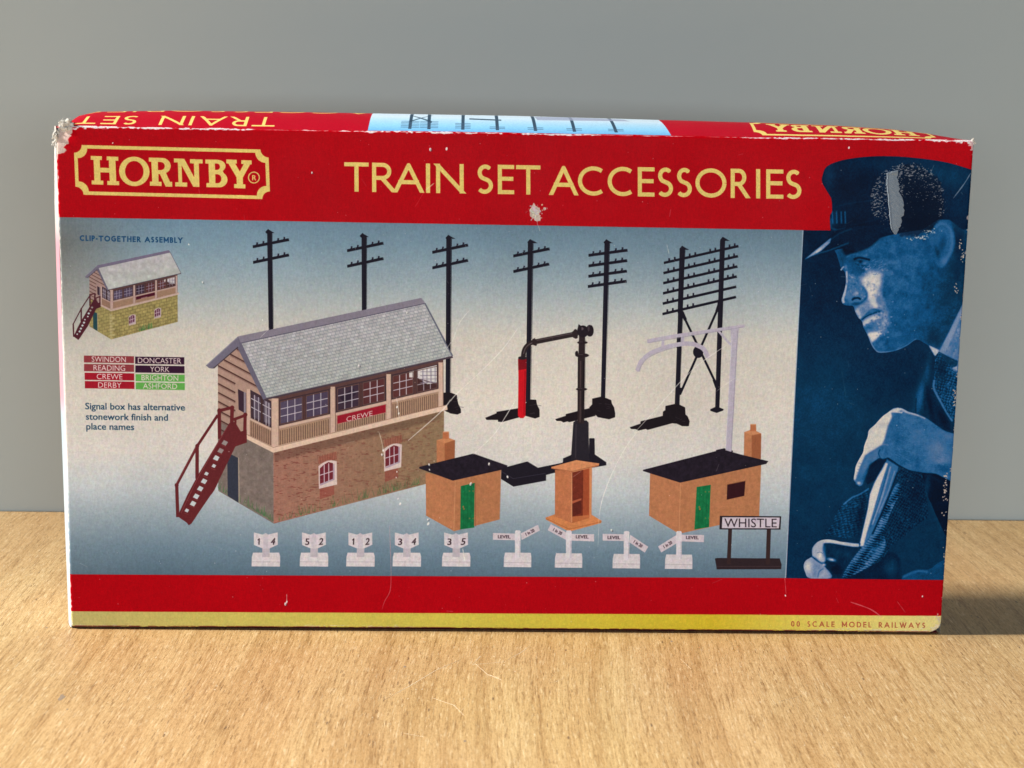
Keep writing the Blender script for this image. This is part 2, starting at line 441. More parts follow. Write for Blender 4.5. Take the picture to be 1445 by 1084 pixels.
def base(pts, track=None):
    F.poly(pts, (28, 21, 26))
    if track: F.poly(track, (28, 21, 26))
    xs = [p[0] for p in pts]; ys = [p[1] for p in pts]; mx, my = sum(xs)/len(xs), sum(ys)/len(ys)
    for q in range(5):
        a, b = RND.uniform(-8, 8), RND.uniform(-8, 8)
        F.stroke([(mx+a, my+b), (mx+a+RND.uniform(3, 8), my+b-RND.uniform(-2, 2))], .8, (66, 56, 62), .5)
base([(622, 553), (632, 552), (642, 556), (644, 568), (647.6, 575.6), (648, 581), (643, 583.5), (633, 582), (622, 576)])
base([(744.7, 562), (754, 562.5), (755.2, 569.4), (758.8, 576.5), (758.8, 586.7), (752.5, 589), (738, 585), (738, 570)], [(682, 588), (698, 581.5), (698, 579.5), (729, 574.5), (742, 572), (742, 584), (706, 594), (700, 593.5), (700, 591), (684, 591)])
base([(833, 560.8), (847.5, 557.6), (860, 563), (861, 568), (864, 573), (865.5, 581), (865.5, 587), (856.9, 590), (841, 587), (838, 584), (830, 581), (829, 573), (833, 569)], [(780.8, 589.8), (795.7, 585), (795.7, 582.7), (830, 574), (838, 585), (801, 594), (798, 593), (792.5, 594.5), (789, 592.5), (783, 592.5)])
base([(936.7, 571), (953, 567.5), (964.4, 573), (965, 583), (968, 585.7), (970.8, 592.6), (969.5, 599.5), (960, 599.5), (953, 596), (946, 595.4), (932.6, 587), (933, 579), (936.7, 577)], [(886, 601), (901.6, 596), (901.6, 592.6), (932.6, 585), (946.4, 595.4), (911.8, 604.8), (909, 603.5), (898, 605.8), (895, 603.8), (888, 603.5)])

# ---- stand pipe
PIPE = (44, 34, 36)
F.poly([(791.8, 645), (803.5, 640), (835.7, 638.6), (853, 650.4), (853, 654.6), (834, 658), (780, 665.3), (768, 668.4), (768, 676.3), (722, 684.8), (704.7, 674), (704.7, 660), (705.5, 659), (741.6, 649.3), (756.5, 658.2), (791.8, 651)], (30, 26, 36))
F.stroke([(705, 663), (722, 673.5), (768, 666)], .9, (62, 56, 72), .7)
F.stroke([(829.4, 618), (835, 618), (835.3, 643), (829, 643)], 3, (30, 26, 36)); F.poly([(829.4, 617), (835.2, 616.7), (835.4, 642), (829, 643)], (30, 26, 36))
F.poly([(807, 594), (810, 591.5), (825, 591.5), (828, 594.7), (829.6, 648), (803.3, 648)], (38, 34, 42))
F.stroke([(811, 597), (810, 644)], 1.6, (70, 64, 72), .5)
F.stroke([(817.6, 596), (818.7, 503)], [9.4, 10.6], PIPE); F.stroke([(819, 506), (819.8, 470)], [9.4, 8.6], PIPE)
F.stroke([(816.6, 594), (817.6, 508)], 1.6, (98, 80, 78), .5); F.stroke([(820.5, 590), (822, 508)], 2.2, (22, 16, 20), .7)
for cx, cy, ww, hh in ((819.3, 482, 14.6, 4.6), (819, 500, 19, 6.2), (818, 547.6, 15.6, 4.6)):
    F.disc(cx, cy, ww/2, hh/2, (40, 30, 33)); F.stroke([(cx-ww*.3, cy-1), (cx+ww*.1, cy-1)], 1, (90, 76, 78), .5)
F.disc(811.5, 497.5, 2.6, 3.8, (34, 26, 30))
F.stroke([(812, 469.6), (754, 481)], 7.0, PIPE); F.stroke([(811, 468), (755, 479)], 1.6, (96, 82, 86), .6)
F.stroke(smooth([(755, 480.8), (747, 483), (740.5, 489), (737.6, 496), (736.8, 504)], 4, False), 6.6, PIPE)
F.stroke(smooth([(752, 481.5), (745.5, 484.5), (740, 490), (737.2, 498)], 4, False), 1.4, (110, 96, 100), .6)
F.disc(752.6, 481.3, 3.2, 5.4, PIPE, ang=-.2); F.disc(810, 469.8, 4.4, 6.8, PIPE)
F.disc(821, 466.3, 8, 8.4, (34, 26, 32)); F.disc(830.3, 465.3, 5, 8.2, (34, 26, 32)); F.disc(819.5, 462.5, 2.4, 2.0, (92, 78, 84)); F.disc(829, 462, 1.4, 4.2, (84, 72, 78), .6)
F.poly([(813, 464), (815, 456), (819, 459), (819, 466)], (34, 26, 32))
F.poly([(729.4, 505), (741.5, 505), (740.8, 540), (739, 585), (736, 588.4), (731.6, 588.4), (729, 585), (730, 530)], (196, 20, 32))
F.poly([(730, 505), (741.4, 505), (741, 519), (730, 521)], (122, 16, 26)); F.disc(735.6, 503.8, 6.2, 2.4, (40, 32, 36))
F.stroke([(739.6, 522), (737.6, 584)], 1.8, (150, 12, 24), .6)

# ---- signal box, drawn once large and once small
def signal_box(T, big=True):
    k = 1.0 if big else .39
    P = lambda pts: [T(p) for p in pts]
    def R(u, v): return (384+240*u, (560-54*u)*(1-v) + (737-63*u)*v)
    def Lf(u, v): return (306+78*u, (548+14*u)*(1-v) + (691+46*u)*v)
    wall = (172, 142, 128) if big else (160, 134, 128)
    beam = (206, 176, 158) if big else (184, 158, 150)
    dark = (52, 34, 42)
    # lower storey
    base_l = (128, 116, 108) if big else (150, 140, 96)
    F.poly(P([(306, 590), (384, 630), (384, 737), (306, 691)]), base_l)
    if big:
        def brick(px, py):
            u = np.clip((px-384)/240, 0, 1)
            n1 = NZ1[:px.shape[0], :px.shape[1]]; n2 = NZ2[:px.shape[0], :px.shape[1]]
            r = np.stack([160-18*u, 112+6*u, 96-8*u], -1)/255
            r = r*(.90+.18*n1[..., None])
            yy = py+(px-384)*.25
            course = (np.mod(yy, 3.6) < .9); ph = np.mod(px+np.floor(yy/3.6)*3.7, 7.4) < .9
            mort = (course | ph).astype(np.float32)[..., None]*.24
            r = r*(1-mort)+np.array([.60, .52, .46])*mort
            d = np.clip((n2-.66)*12, 0, 1)[..., None]*(.30+.28*(1-u[..., None]))
            r = r*(1-d)+np.array([.46, .22, .20])*d
            return r.astype(np.float32)
    else:
        def brick(px, py):
            n1 = NZ1[:px.shape[0], :px.shape[1]]; n2 = NZ2[:px.shape[0], :px.shape[1]]
            r = np.ones(px.shape+(3,))*np.array([158, 146, 92])/255*(.82+.36*n1[..., None])
            yy = py+(px-156)*.25
            m = ((np.mod(yy, 4.4) < 1.1) | (np.mod(px+np.floor(yy/4.4)*3.1, 6.8) < 1.1)).astype(np.float32)[..., None]*.38
            return (r*(1-m)+np.array([.36, .31, .20])*m).astype(np.float32)
    F.poly(P([(384, 636), (624, 577), (624, 674.5), (384, 737)]), brick)
    if not big:
        F.poly(P([(306, 592), (384, 632), (384, 737), (306, 691)]), brick, .8)
        for q in range(9):
            y = 648+q*10; x = 379
            F.poly(P([(x, y), (x+10+(q % 2)*8, y-1), (x+10+(q % 2)*8, y+7), (x, y+8)]), (186, 176, 128), .7)
    if big:
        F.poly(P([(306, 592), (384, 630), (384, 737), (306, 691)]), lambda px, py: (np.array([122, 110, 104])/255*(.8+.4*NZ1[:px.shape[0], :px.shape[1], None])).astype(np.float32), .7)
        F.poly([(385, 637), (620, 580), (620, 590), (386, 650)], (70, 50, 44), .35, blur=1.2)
    # weeds
    n = 190 if big else 40
    for q in range(n):
        u = RND.random()**.8 if big else RND.uniform(.42, .62); x, y = R(u, .995)
        if big and RND.random() < .35:
            x, y = Lf(RND.random(), .99)
        h = RND.uniform(4, 17)*(1.0 if big else 1.3)
        a, b = T((x, y-1)), T((x+RND.uniform(-5, 5), y-h))
        F.stroke([a, b], [1.3*max(k, .6), .5], (62+RND.randint(-12, 24), 106+RND.randint(-10, 22), 66), .42 if big else .6)
    # door
    F.poly(P([(319, 637), (334.2, 644.6), (334.6, 707.6), (319.5, 698)]), (52, 56, 70) if big else (36, 70, 76))
    F.stroke(P([(335.2, 644), (335.6, 708.2)]), 1.2*k, (170, 156, 140))
    # upper storey, gable wall
    F.poly(P([(306.4, 511), (334, 486), (339, 486), (384, 562), (384, 631), (306.4, 592)]), wall)
    for q in range(-3, 8):
        y0 = 515+q*12.6
        a = (306.5, y0); b = (384, y0+41)
        # cut by the roof verges
        if y0 < 514: a = (306.5+(514-y0)*.72, y0+(514-y0)*.72*.53)
        t = (b[0]-338)*1.66+486
        bx = 384
        for xx in range(int(a[0]), 385):
            yy = y0+(xx-306.5)*.53
            if yy < 486+(xx-337)*1.68 and xx > 337: bx = xx; break
        if bx < a[0]+4: continue
        if q > 3: bx = min(bx, 331)
        elif q > 0: bx = min(bx, 331)
        F.stroke(P([a, (bx, y0+(bx-306.5)*.53)]), 2.0*k, (82, 54, 50)); F.stroke(P([(a[0], a[1]+2), (bx, y0+2+(bx-306.5)*.53)]), 1.6*k, (128, 96, 88), .6)
    F.poly(P([(331, 541), (384, 568), (384, 631), (346, 612), (331, 600)]), wall)
    F.poly(P([(334.5, 548), (346, 553.6), (346, 583), (335.5, 577)]), (60, 42, 54)); F.poly(P([(342.8, 551.8), (345.6, 553), (345.6, 582.6), (342.8, 581.4)]), (140, 130, 140))
    F.poly(P([(352, 549), (381.5, 565), (381.5, 602.5), (352.6, 588.5)]), (64, 48, 56)); 
    F.poly(P([(356, 556), (366, 561.5), (366, 592), (356, 587)]), (96, 86, 104), .7); F.poly(P([(371, 563), (380, 568), (380, 598), (371, 594)]), (118, 110, 126), .7)
    for q in range(1, 3):
        F.stroke(P([(353, 549+q*12), (381, 564+q*12)]), 1.1*k, (188, 180, 190))
    for x in (358, 363.5, 374, 378): F.stroke(P([(x, 553+(x-352)*.55), (x, 588+(x-352)*.48)]), 1.0*k, (188, 180, 190))
    F.stroke(P([(368, 558), (368, 596)]), 2.4*k, (70, 50, 50))
    F.stroke(P([(349.5, 548), (349.5, 612)]), 4.4*k, beam)
    F.poly(P([(351, 590), (380.5, 604), (380.5, 631), (351, 614)]), (160, 130, 110))
    for x in range(353, 381, 3): F.stroke(P([(x, 593+(x-352)*.49), (x, 614+(x-352)*.53)]), 1.0*k, (100, 72, 62))
    F.stroke(P([(351, 590), (381, 604.5)]), 2.2*k, beam)
    # upper storey, long wall
    F.poly(P([R(0, 0), R(1, 0), R(1, .40), R(0, .40)]), wall)
    F.poly(P([R(0, 0), R(1, 0), R(1, .035), R(0, .035)]), (92, 64, 62))
    bays = [(.03, .335), (.367, .665), (.692, .975)]
    for bi, (u0, u1) in enumerate(bays):
        F.poly(P([R(u0, .03), R(u1, .03), R(u1, .235), R(u0, .235)]), (66, 48, 54))
        F.poly(P([R(u0+.01, .05), R((u0+u1)/2-.01, .05), R((u0+u1)/2-.01, .22), R(u0+.01, .22)]), (84, 74, 96) if bi < 1 else ((62, 46, 60) if bi == 1 else (92, 52, 50)))
        F.poly(P([R((u0+u1)/2+.01, .05), R(u1-.01, .05), R(u1-.01, .22), R((u0+u1)/2+.01, .22)]), (78, 66, 88) if bi < 1 else ((88, 48, 50) if bi == 1 else (70, 44, 44)))
        if bi == 1: F.poly(P([R(.39, .12), R(.47, .07), R(.49, .12), R(.42, .18)]), (46, 34, 50))
        if bi == 2:
            F.poly(P([R(.80, .04), R(.962, .035), R(.962, .185), R(.905, .175), R(.85, .105), R(.80, .085)]), (214, 210, 208))
            F.poly(P([R(.825, .04), R(.85, .04), R(.85, .12), R(.825, .10)]), (70, 50, 52))
            F.stroke(P([R(.86, .12), R(.96, .19)]), 2*k, (92, 70, 74), .8)
        lat = (196, 188, 198) if big else (150, 140, 160)
        for sx in (0, 1):
            a = u0+.012+(u1-u0)/2*sx; b = u0-.012+(u1-u0)/2*(sx+1)
            for q in (1, 2):
                uu = a+(b-a)*q/3; F.stroke(P([R(uu, .045), R(uu, .222)]), 1.15*max(k, .6), lat, .92 if bi < 2 or sx == 0 else .7)
                vv = .045+.177*q/3; F.stroke(P([R(a, vv), R(b, vv)]), 1.15*max(k, .6), lat, .92 if bi < 2 or sx == 0 else .7)
            F.stroke(P([R(a, .045), R(b, .045), R(b, .225), R(a, .225), R(a, .045)]), 1.0*k, (104, 76, 70))
        if bi == 2:
            for q in range(4):
                F.stroke(P([R(.88+q*.024, .05), R(.88+q*.024, .17)]), .9*k, (110, 100, 118)); F.stroke(P([R(.865, .06+q*.03), R(.96, .09+q*.03)]), .8*k, (120, 110, 126))
        F.stroke(P([R((u0+u1)/2, .04), R((u0+u1)/2, .235)]), 2.6*k, (84, 56, 54))
        F.stroke(P([R(u0, .248), R(u1, .248)]), 3.2*k, beam)
        F.poly(P([R(u0+.005, .262), R(u1-.005, .262), R(u1-.005, .392), R(u0+.005, .392)]), (166, 136, 112))
        n = 22
        for q in range(n):
            uu = u0+.012+(u1-u0-.024)*q/(n-1); F.stroke(P([R(uu, .275), R(uu, .388)]), 1.05*max(k, .5), (94, 66, 58), .9 if big else .4)
    F.poly(P([R(.375, .262), R(.662, .262), R(.662, .33), R(.375, .33)]), (150, 26, 44) if big else (72, 22, 38))
    F.stroke(P([R(.375, .262), R(.662, .262), R(.662, .33), R(.375, .33), R(.375, .262)]), .7*k, (200, 150, 140), .7)
    if big:
        a = R(.43, .318)
        word(F, 'CREWE', a[0], 524, 602.4-8.6, -.24, 6.8, (216, 190, 186), off=.004)
    else:
        a = T(R(.45, .32)); F.stroke([(a[0], a[1]), (a[0]+9, a[1]-2.2)], .9, (180, 150, 150), .7)
    for u, ww in ((.351, 6.2), (.679, 6.4), (.985, 6.2)):
        F.stroke(P([R(u, .02), R(u, .40)]), ww*k, beam); F.stroke(P([R(u+.014, .03), R(u+.014, .40)]), 1.1*k, (110, 80, 72), .7)
    F.stroke(P([R(.012, .01), R(.012, .41)]), 9.5*k, beam); F.stroke(P([R(.033, .02), R(.033, .39)]), 1*k, (112, 84, 74), .8)
    F.poly(P([(384, 629), (629, 569.8), (629.8, 576.8), (384, 637.4), (346, 618), (346, 611)]), (222, 194, 172) if big else (192, 168, 158))
    F.stroke(P([(346, 611.5), (384, 630), (628, 570.2)]), 1.0*k, (150, 116, 100), .8)
    # windows below
    for (a, b, c, d) in (((447.6, 656), (473.2, 649.4), (473.6, 682), (448, 688)), ((540, 632), (565.3, 625.8), (564, 657.6), (540, 663.6))):
        ex, ey = (b[0]-a[0]), (b[1]-a[1])
        arch = [(a[0]+ex*t, a[1]+ey*t-4.2*math.sin(math.pi*t)) for t in (0, .15, .3, .5, .7, .85, 1)]
        if big:
            F.poly([(a[0], a[1]-13), (b[0], b[1]-14), (b[0], b[1]-3), (a[0], a[1]-3)], (150, 78, 66), .55)
            for q in range(9): F.stroke([(a[0]+ex*q/8, a[1]+ey*q/8-3), (a[0]+ex*(.5+(q/8-.5)*1.15), a[1]+ey*q/8-14)], .7, (110, 60, 52), .5)
            F.poly([(d[0]+1, d[1]), (c[0]-4, c[1]), (c[0]-4, c[1]+14), (d[0]+1, d[1]+15)], (146, 70, 62), .6)
        F.poly(P(arch+[c, d]), (216, 196, 190) if big else (190, 172, 168))
        i = lambda u, v: (a[0]+ex*u, (a[1]+ey*u)*(1-v)+(d[1]+(c[1]-d[1])*u)*v)
        F.poly(P([i(.07, .12), i(.3, 0), i(.55, -.06), i(.8, .04), i(.8, .72), i(.07, .80)]), (112, 42, 52) if big else (90, 36, 60))
        F.stroke(P([i(.84, .08), i(.84, .74), i(.07, .85)]), 2.2*k, (168, 148, 166), .9)
        for q in (.31, .56): F.stroke(P([i(q, .0), i(q, .78)]), 1.2*max(k, .6), (206, 186, 196))
        F.stroke(P([i(.07, .42), i(.8, .38)]), 1.2*max(k, .6), (206, 186, 196))
    # roof
    def slate(px, py):
        n1 = NZ1[:px.shape[0], :px.shape[1]]; n3 = NZ3[:px.shape[0], :px.shape[1]]
        if big:
            t = np.clip((py - (483-(px-338)*.215))/76, 0, 1)
            yy = py+(px-338)*.222
            row = np.floor(yy/4.55)
            q = px - .48*py + np.mod(row, 2)*3.2
            e1 = np.clip(1.3-np.abs(np.mod(yy, 4.55)-.7)/.75, 0, 1); e2 = np.clip(1.2-np.abs(np.mod(q, 6.4)-.7)/.75, 0, 1)
            m = np.maximum(e1, e2)*.50
            tint = np.mod(np.sin(np.floor(q/6.4)*12.9+row*78.2)*43758.5, 1).astype(np.float32)
        else:
            t = np.clip((py - (377-(px-138)*.21))/30, 0, 1); m = np.zeros(px.shape, np.float32); tint = n3
        c0 = np.array([190, 188, 192])/255; c1 = np.array([186, 190, 187])/255
        r = c0*(1-t[..., None])+c1*t[..., None]
        r = r*(.90+.12*n1[..., None]+.11*(tint[..., None]-.4))
        return (r*(1-m[..., None])+np.array([.44, .48, .51])*m[..., None]).astype(np.float32)
    F.poly(P([(338, 482), (598, 426), (636.4, 501), (374, 560.5)]), slate)
    F.stroke(P([(371, 562.5), (636.6, 502.5)]), 2.6*k, (74, 62, 72)); F.stroke(P([(373, 560.4), (636.6, 500.6)]), .9*k, (150, 150, 156))
    F.stroke(P([(598, 427), (636.6, 501)]), 1.5*k, (104, 106, 122))
    F.poly(P([(335, 474), (339.5, 482.5), (375, 560.5), (370, 563), (333.5, 488.5)]), (104, 100, 118))
    F.poly(P([(335, 474), (337.5, 488), (299, 519.4), (293.5, 518.6), (289.4, 514.8), (292, 512.5)]), (112, 108, 126))
    F.stroke(P([(334, 475.5), (291, 514.5)]), 1.2*k, (148, 146, 160), .8); F.stroke(P([(335, 489), (300, 519)]), 1.5*k, (66, 52, 58), .9)
    F.poly(P([(335, 474), (593.6, 419.4), (598.2, 427), (338.8, 482.8)]), (132, 126, 140) if big else (116, 108, 132))
    F.stroke(P([(339, 483.4), (598, 427.6)]), 1.2*k, (88, 84, 104))
    # stairs
    M_ = (100, 38, 42) if big else (76, 32, 42)
    F.poly(P([(322, 596), (330, 594), (341, 612), (330, 630), (300.5, 690), (268, 737), (264.5, 739.5), (261.5, 736), (250.5, 728), (250.5, 723), (262.5, 697), (276.5, 671)]), M_)
    for hx, hy, ang in ((315.8, 623.7, 0), (309.9, 634.7, 0), (303.7, 645, 1), (300.3, 656, 1), (289.8, 667, 1), (286.4, 677.6, 1), (281, 688, 1), (275.3, 698.8, 1), (270.8, 709, 1), (262, 718.6, 1)):
        cc = (150, 138, 136) if not ang else (196, 204, 208)
        s_ = .72 if hx in (300.3, 289.8, 262) else 1
        F.poly(P([(hx-1.2*s_, hy-4.2*s_), (hx+4.6*s_, hy-1.2*s_), (hx+1.2*s_, hy+4*s_), (hx-4.8*s_, hy+1.2*s_)]), cc)
        F.stroke(P([(hx-4, hy+3.4), (hx+2, hy+5.6)]), .8*k, (150, 80, 78), .5)
    F.poly(P([(328, 611), (346.5, 605), (347, 623), (330, 629)]), M_)
    for pts, ww in (([(247.6, 683), (277, 628), (306, 584.5)], 3.8), ([(247.6, 682), (249, 728), ], 5), ([(276.8, 627), (276.5, 674)], 5), ([(308, 577), (308.5, 618)], 5), ([(308, 578.5), (326, 574)], 4.4), ([(326.4, 573), (325, 614)], 5.2), ([(328, 591), (345.5, 584.5)], 4), ([(344.6, 583), (343.5, 620)], 4.4), ([(331, 590), (330, 614)], 3)):
        F.stroke(P(pts), ww*k, M_)
    if big:
        for x, y in ((247.6, 683), (276.8, 628), (308, 578), (326.4, 574), (344.8, 584)): F.disc(x, y, 3, 3, M_)
        F.stroke([(320, 600), (277, 674), (254, 722)], 1.0, (150, 76, 76), .5); F.stroke([(247, 682), (275, 630)], 1.0, (150, 76, 76), .5)
        F.disc(293.5, 690, 3.6, 4.6, M_)
NZ1 = fbm(700, 1000, 9, 3, 4); NZ1 = (NZ1-NZ1.min())/(NZ1.max()-NZ1.min())
NZ2 = vnoise(700, 1000, 4, 12, 9)*.6+vnoise(700, 1000, 3, 7, 10)*.4
NZ3 = vnoise(700, 1000, 9, 12, 11)
signal_box(lambda p: p, True)
signal_box(lambda p: (156.5+(p[0]-384)*.39, 439+(p[1]-637)*.395+(p[0]-384)*.0), False)

# ---- huts
OR = (186, 122, 84)
def grainy(c, amp=.14):
    c = np.array(c)/255
    return lambda px, py: (c*(1-amp/2+amp*NZ1[:px.shape[0], :px.shape[1], None])).astype(np.float32)
def hut(left, right, roof, door, chim, pot, cx, window=None):
    F.poly(left, grainy((184, 122, 84))); F.poly(right, grainy((180, 120, 82)))
    F.stroke([left[1], left[2]], 1.2, (206, 146, 104), .7)
    F.poly(chim, grainy(OR)); F.poly([(cx, chim[0][1]+3), (chim[2][0], chim[2][1]), (chim[3][0], chim[3][1]), (cx, chim[3][1]+3)], (146, 84, 54), .75)
    F.poly([chim[0], chim[1], chim[2], (cx, chim[0][1]+4.6)], (208, 142, 98), .8)
    F.poly(pot, grainy((184, 112, 74))); F.stroke([(pot[0][0], pot[0][1]), (pot[1][0], pot[1][1])], 1.6, (214, 150, 108), .8)
    F.poly(roof, grainy((34, 27, 38), .5)); F.stroke([roof[-2], roof[-1]], 1.0, (60, 50, 60), .7)
    F.poly(door, grainy((22, 112, 66), .3))
    x0, y0 = door[0]; x1, y1 = door[1]; yb = door[2][1]
    for a, b in ((.22, .55), (.18, .50)): F.disc(x0+(x1-x0)*a, y0+(yb-y0)*b, 1.2, 1.5, (150, 120, 70))
    for v in (.12, .78):
        for u in (.62, .88): F.disc(x0+(x1-x0)*u, y0+(yb-y0)*v, 1.0, 1.1, (120, 120, 66), .8)
    for u in (.25, .5, .75): F.stroke([(x0+(x1-x0)*u, y0), (door[3][0]+(door[2][0]-door[3][0])*u, yb)], .5, (10, 84, 48), .7)
    if window: F.poly(window, (52, 20, 26)); F.stroke(window[:2], 1.0, (132, 80, 54), .8)
# loading gauge first: it stands behind the second hut
LG = (186, 178, 192)
F.poly([(1008, 633), (1019.5, 630.5), (1032, 634), (1030, 642), (1008, 642)], (34, 27, 38))
LGS = [([(1035.5, 459), (1025.6, 637.5)], [9.6, 8.2]), ([(911, 480), (944, 473.6), (1048.8, 458)], [5.2, 5, 4.2]), ([(1011.5, 465), (1029.5, 485)], 3.2), ([(934, 476), (933, 489)], 4), ([(961.4, 471), (960.6, 484)], 4.4),
       (smooth([(897.5, 521.5), (902.5, 509), (914, 498), (932.6, 490), (952, 485), (971.3, 483.2), (985.2, 487.2), (992.5, 493), (996.5, 502.5)], 5, False), 6.2), ([(1034, 462), (1031, 480)], 13)]
for p_, w_ in LGS[:-1]: F.stroke(p_, w_, LG)
F.poly([(1029, 462), (1041, 460), (1038.5, 482), (1029.5, 482)], LG)
F.stroke([(1031, 470), (1021.6, 636)], 1.0, (222, 216, 224), .6); F.stroke([(1039, 465), (1029.4, 636)], 1.2, (150, 142, 160), .6)
F.stroke(smooth([(899.5, 523), (905, 511), (916, 501), (934, 493.4), (952, 488.4)], 5, False), 1.0, (148, 142, 160), .6); F.stroke([(912, 482.4), (1046, 460)], 1.0, (150, 144, 162), .6)
hut([(598.5, 665), (640.4, 674), (638, 747.6), (598.8, 725.7)], [(640.4, 672), (704.7, 658), (702.4, 731), (638, 747.6)],
    [(665.5, 638.3), (713.3, 655), (713, 657), (704.7, 661.4), (636.8, 676.4), (589.7, 659.4), (589.7, 657)],
    [(648, 684), (667.8, 679.4), (666.6, 742.4), (647, 745)], [(614.2, 619.5), (629, 615.5), (639.6, 619.5), (638.8, 649), (614.2, 652)], [(623, 608), (631, 608), (631.3, 617.5), (622.8, 617.5)], 625.5)
F.stroke([(669, 679.5), (668.6, 741)], .8, (130, 78, 54), .8)
hut([(915, 664), (958, 677), (955.8, 751), (913.3, 725.5)], [(957.5, 676), (1072, 651), (1069, 726.4), (955.8, 751)],
    [(1017.3, 632), (1042, 639), (1082, 648.6), (1079, 652.5), (957.5, 679), (905, 662.8), (904.9, 661)],
    [(980.8, 685), (1000.8, 681.8), (998.2, 741.5), (977.4, 745)], [(1048, 607.8), (1059.7, 603.5), (1072, 609.7), (1071.4, 645.5), (1047.4, 641.5)], [(1056.6, 597), (1064.6, 597), (1065, 606.5), (1056.4, 606.5)], 1058.5,
    [(1024, 681.6), (1049.6, 676.4), (1048, 697.5), (1023.2, 703)])
# lamp hut
F.poly([(767.5, 728), (780.5, 723.5), (804, 733), (831, 723.5), (846.4, 732.7), (845.5, 736), (802, 747.6), (799, 747.4), (767.5, 731)], grainy((204, 130, 80)))
F.stroke([(768, 729.6), (801, 744.6), (846, 734)], 1.0, (168, 98, 58), .8)
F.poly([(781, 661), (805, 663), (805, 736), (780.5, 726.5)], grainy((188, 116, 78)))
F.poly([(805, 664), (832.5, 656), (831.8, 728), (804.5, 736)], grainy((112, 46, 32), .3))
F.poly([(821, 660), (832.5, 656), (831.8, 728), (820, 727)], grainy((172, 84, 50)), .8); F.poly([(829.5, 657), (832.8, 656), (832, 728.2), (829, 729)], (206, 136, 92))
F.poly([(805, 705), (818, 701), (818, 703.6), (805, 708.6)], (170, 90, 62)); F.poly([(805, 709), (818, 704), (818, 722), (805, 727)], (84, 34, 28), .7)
F.poly([(804, 727), (829, 724.5), (829, 729), (804.4, 736)], (196, 116, 70), .8); F.stroke([(804.6, 665), (804.2, 735)], 1.6, (206, 140, 100))
F.poly([(775.8, 657), (811, 647.3), (843.5, 652), (842.6, 655.6), (806, 664.6), (803, 664), (776, 659.4)], grainy((210, 140, 96))); F.stroke([(776, 659), (805, 663.4), (843, 654.4)], 1.1, (158, 92, 60), .8)

# ---- little white posts
WH = (206, 198, 202); WS = (186, 178, 186)
NUMS = [(373, '1', '4'), (440.8, '5', '2'), (506.2, '1', '2'), (571.6, '3', '4'), (641.2, '3', '5')]
NUM_OUT = []
for cx, a, b in NUMS:
    o = lambda dx, y: (cx+dx, y)
    F.poly([o(-18.4, 777.8), o(18.4, 777.8), o(19.8, 783), o(19.6, 797.4), o(-20.4, 797), o(-20, 784)], grainy((212, 205, 207), .1)); F.stroke([o(-20, 790.6), o(19.8, 791)], .9, (176, 166, 174), .8)
    F.poly([o(-5, 762), o(5.6, 762), o(5, 784), o(-5.4, 784)], WS)
    F.poly([o(-17, 749.3), o(-5, 752.4), o(-1, 751), o(3, 752.4), o(16.4, 749.3), o(16.6, 766.6), o(5, 771.8), o(-5, 771.8), o(-17, 767)], grainy((210, 202, 206), .1))
    F.poly([o(-3.6, 752.2), o(-.6, 750), o(3.4, 752.2), o(3.6, 771.6), o(-3.6, 771.6)], (196, 188, 196), .8)
    word(F, a, cx-11.4-(0 if a == '1' else 1.2), cx-7.4+(0 if a == '1' else .2), 766.6, .02, 8.8, (58, 40, 48), off=.012, shear=.05)
    word(F, b, cx+6.3, cx+11.9, 766.8, -.1, 9, (58, 40, 48), off=.012, shear=.18)
GRAD = [(728, 747, 'L', 693, 1, [(732.5, 750.5), (756.5, 738.4), (759.2, 746.4), (733.7, 759.7)]),
        (800, 747, 'R', 835.7, -1, [(797, 749.5), (774.8, 737.5), (770.2, 746), (796, 759.6)]),
        (881.6, 748, 'L', 847.8, 1, [(886.7, 752.4), (912.2, 769.3), (907.2, 777.5), (885.5, 763)]),
        (955.6, 748, 'R', 991, -1, [(951.8, 752.8), (926, 768.8), (930.5, 777.3), (951.8, 764.7)])]
for i, (cx, yt, side, xe, sg, q) in enumerate(GRAD):
    dy = (cx-728)*.011
    F.poly([(cx-18, 777.6+dy), (cx+18.2, 777.8+dy), (cx+19, 784+dy), (cx+18.8, 798.2+dy), (cx-20, 797.8+dy), (cx-19.6, 784+dy)], grainy((210, 203, 206), .1)); F.stroke([(cx-20, 791.6+dy), (cx+19, 792+dy)], .9, (176, 166, 174), .8)
    F.poly(q, (206, 194, 200))
    if side == 'L': F.poly([(xe, yt+3), (cx-2, yt+3.8), (cx-2, yt+13.2), (xe, yt+12.6)], (206, 194, 200)); lx0, lx1 = xe+7, xe+24.6
    else: F.poly([(cx+2, yt+4.2), (xe, yt+4.6), (xe, yt+14.8), (cx+2, yt+13.6)], (206, 194, 200)); lx0, lx1 = cx+10, cx+27.6
    F.poly([(cx-4, yt+1), (cx-2.6, yt-.8), (cx+2.8, yt-.8), (cx+4, yt+1), (cx+3.8, 785+dy), (cx-4, 785+dy)], (216, 210, 214))
    F.stroke([(cx+3, yt+14), (cx+3, 784+dy)], 1.2, (178, 170, 182), .8)
    word(F, 'LEVEL', lx0, lx1, yt+10.2, .012, 4.3, (62, 44, 54), off=.02)
    mx = sum(p[0] for p in q)/4; my = sum(p[1] for p in q)/4
    ang = math.atan2(q[1][1]-q[0][1], q[1][0]-q[0][0])
    if sg < 0: ang = math.atan2(q[0][1]-q[1][1], q[0][0]-q[1][0])
    c, n = math.cos(ang), math.sin(ang)
    word(F, '1 in 20', mx-7*c-1.9*n, mx-7*c-1.9*n+13.2, my-7*n+1.9*c, 0, 4.3, (70, 50, 60), off=.02, axis=(c, n))
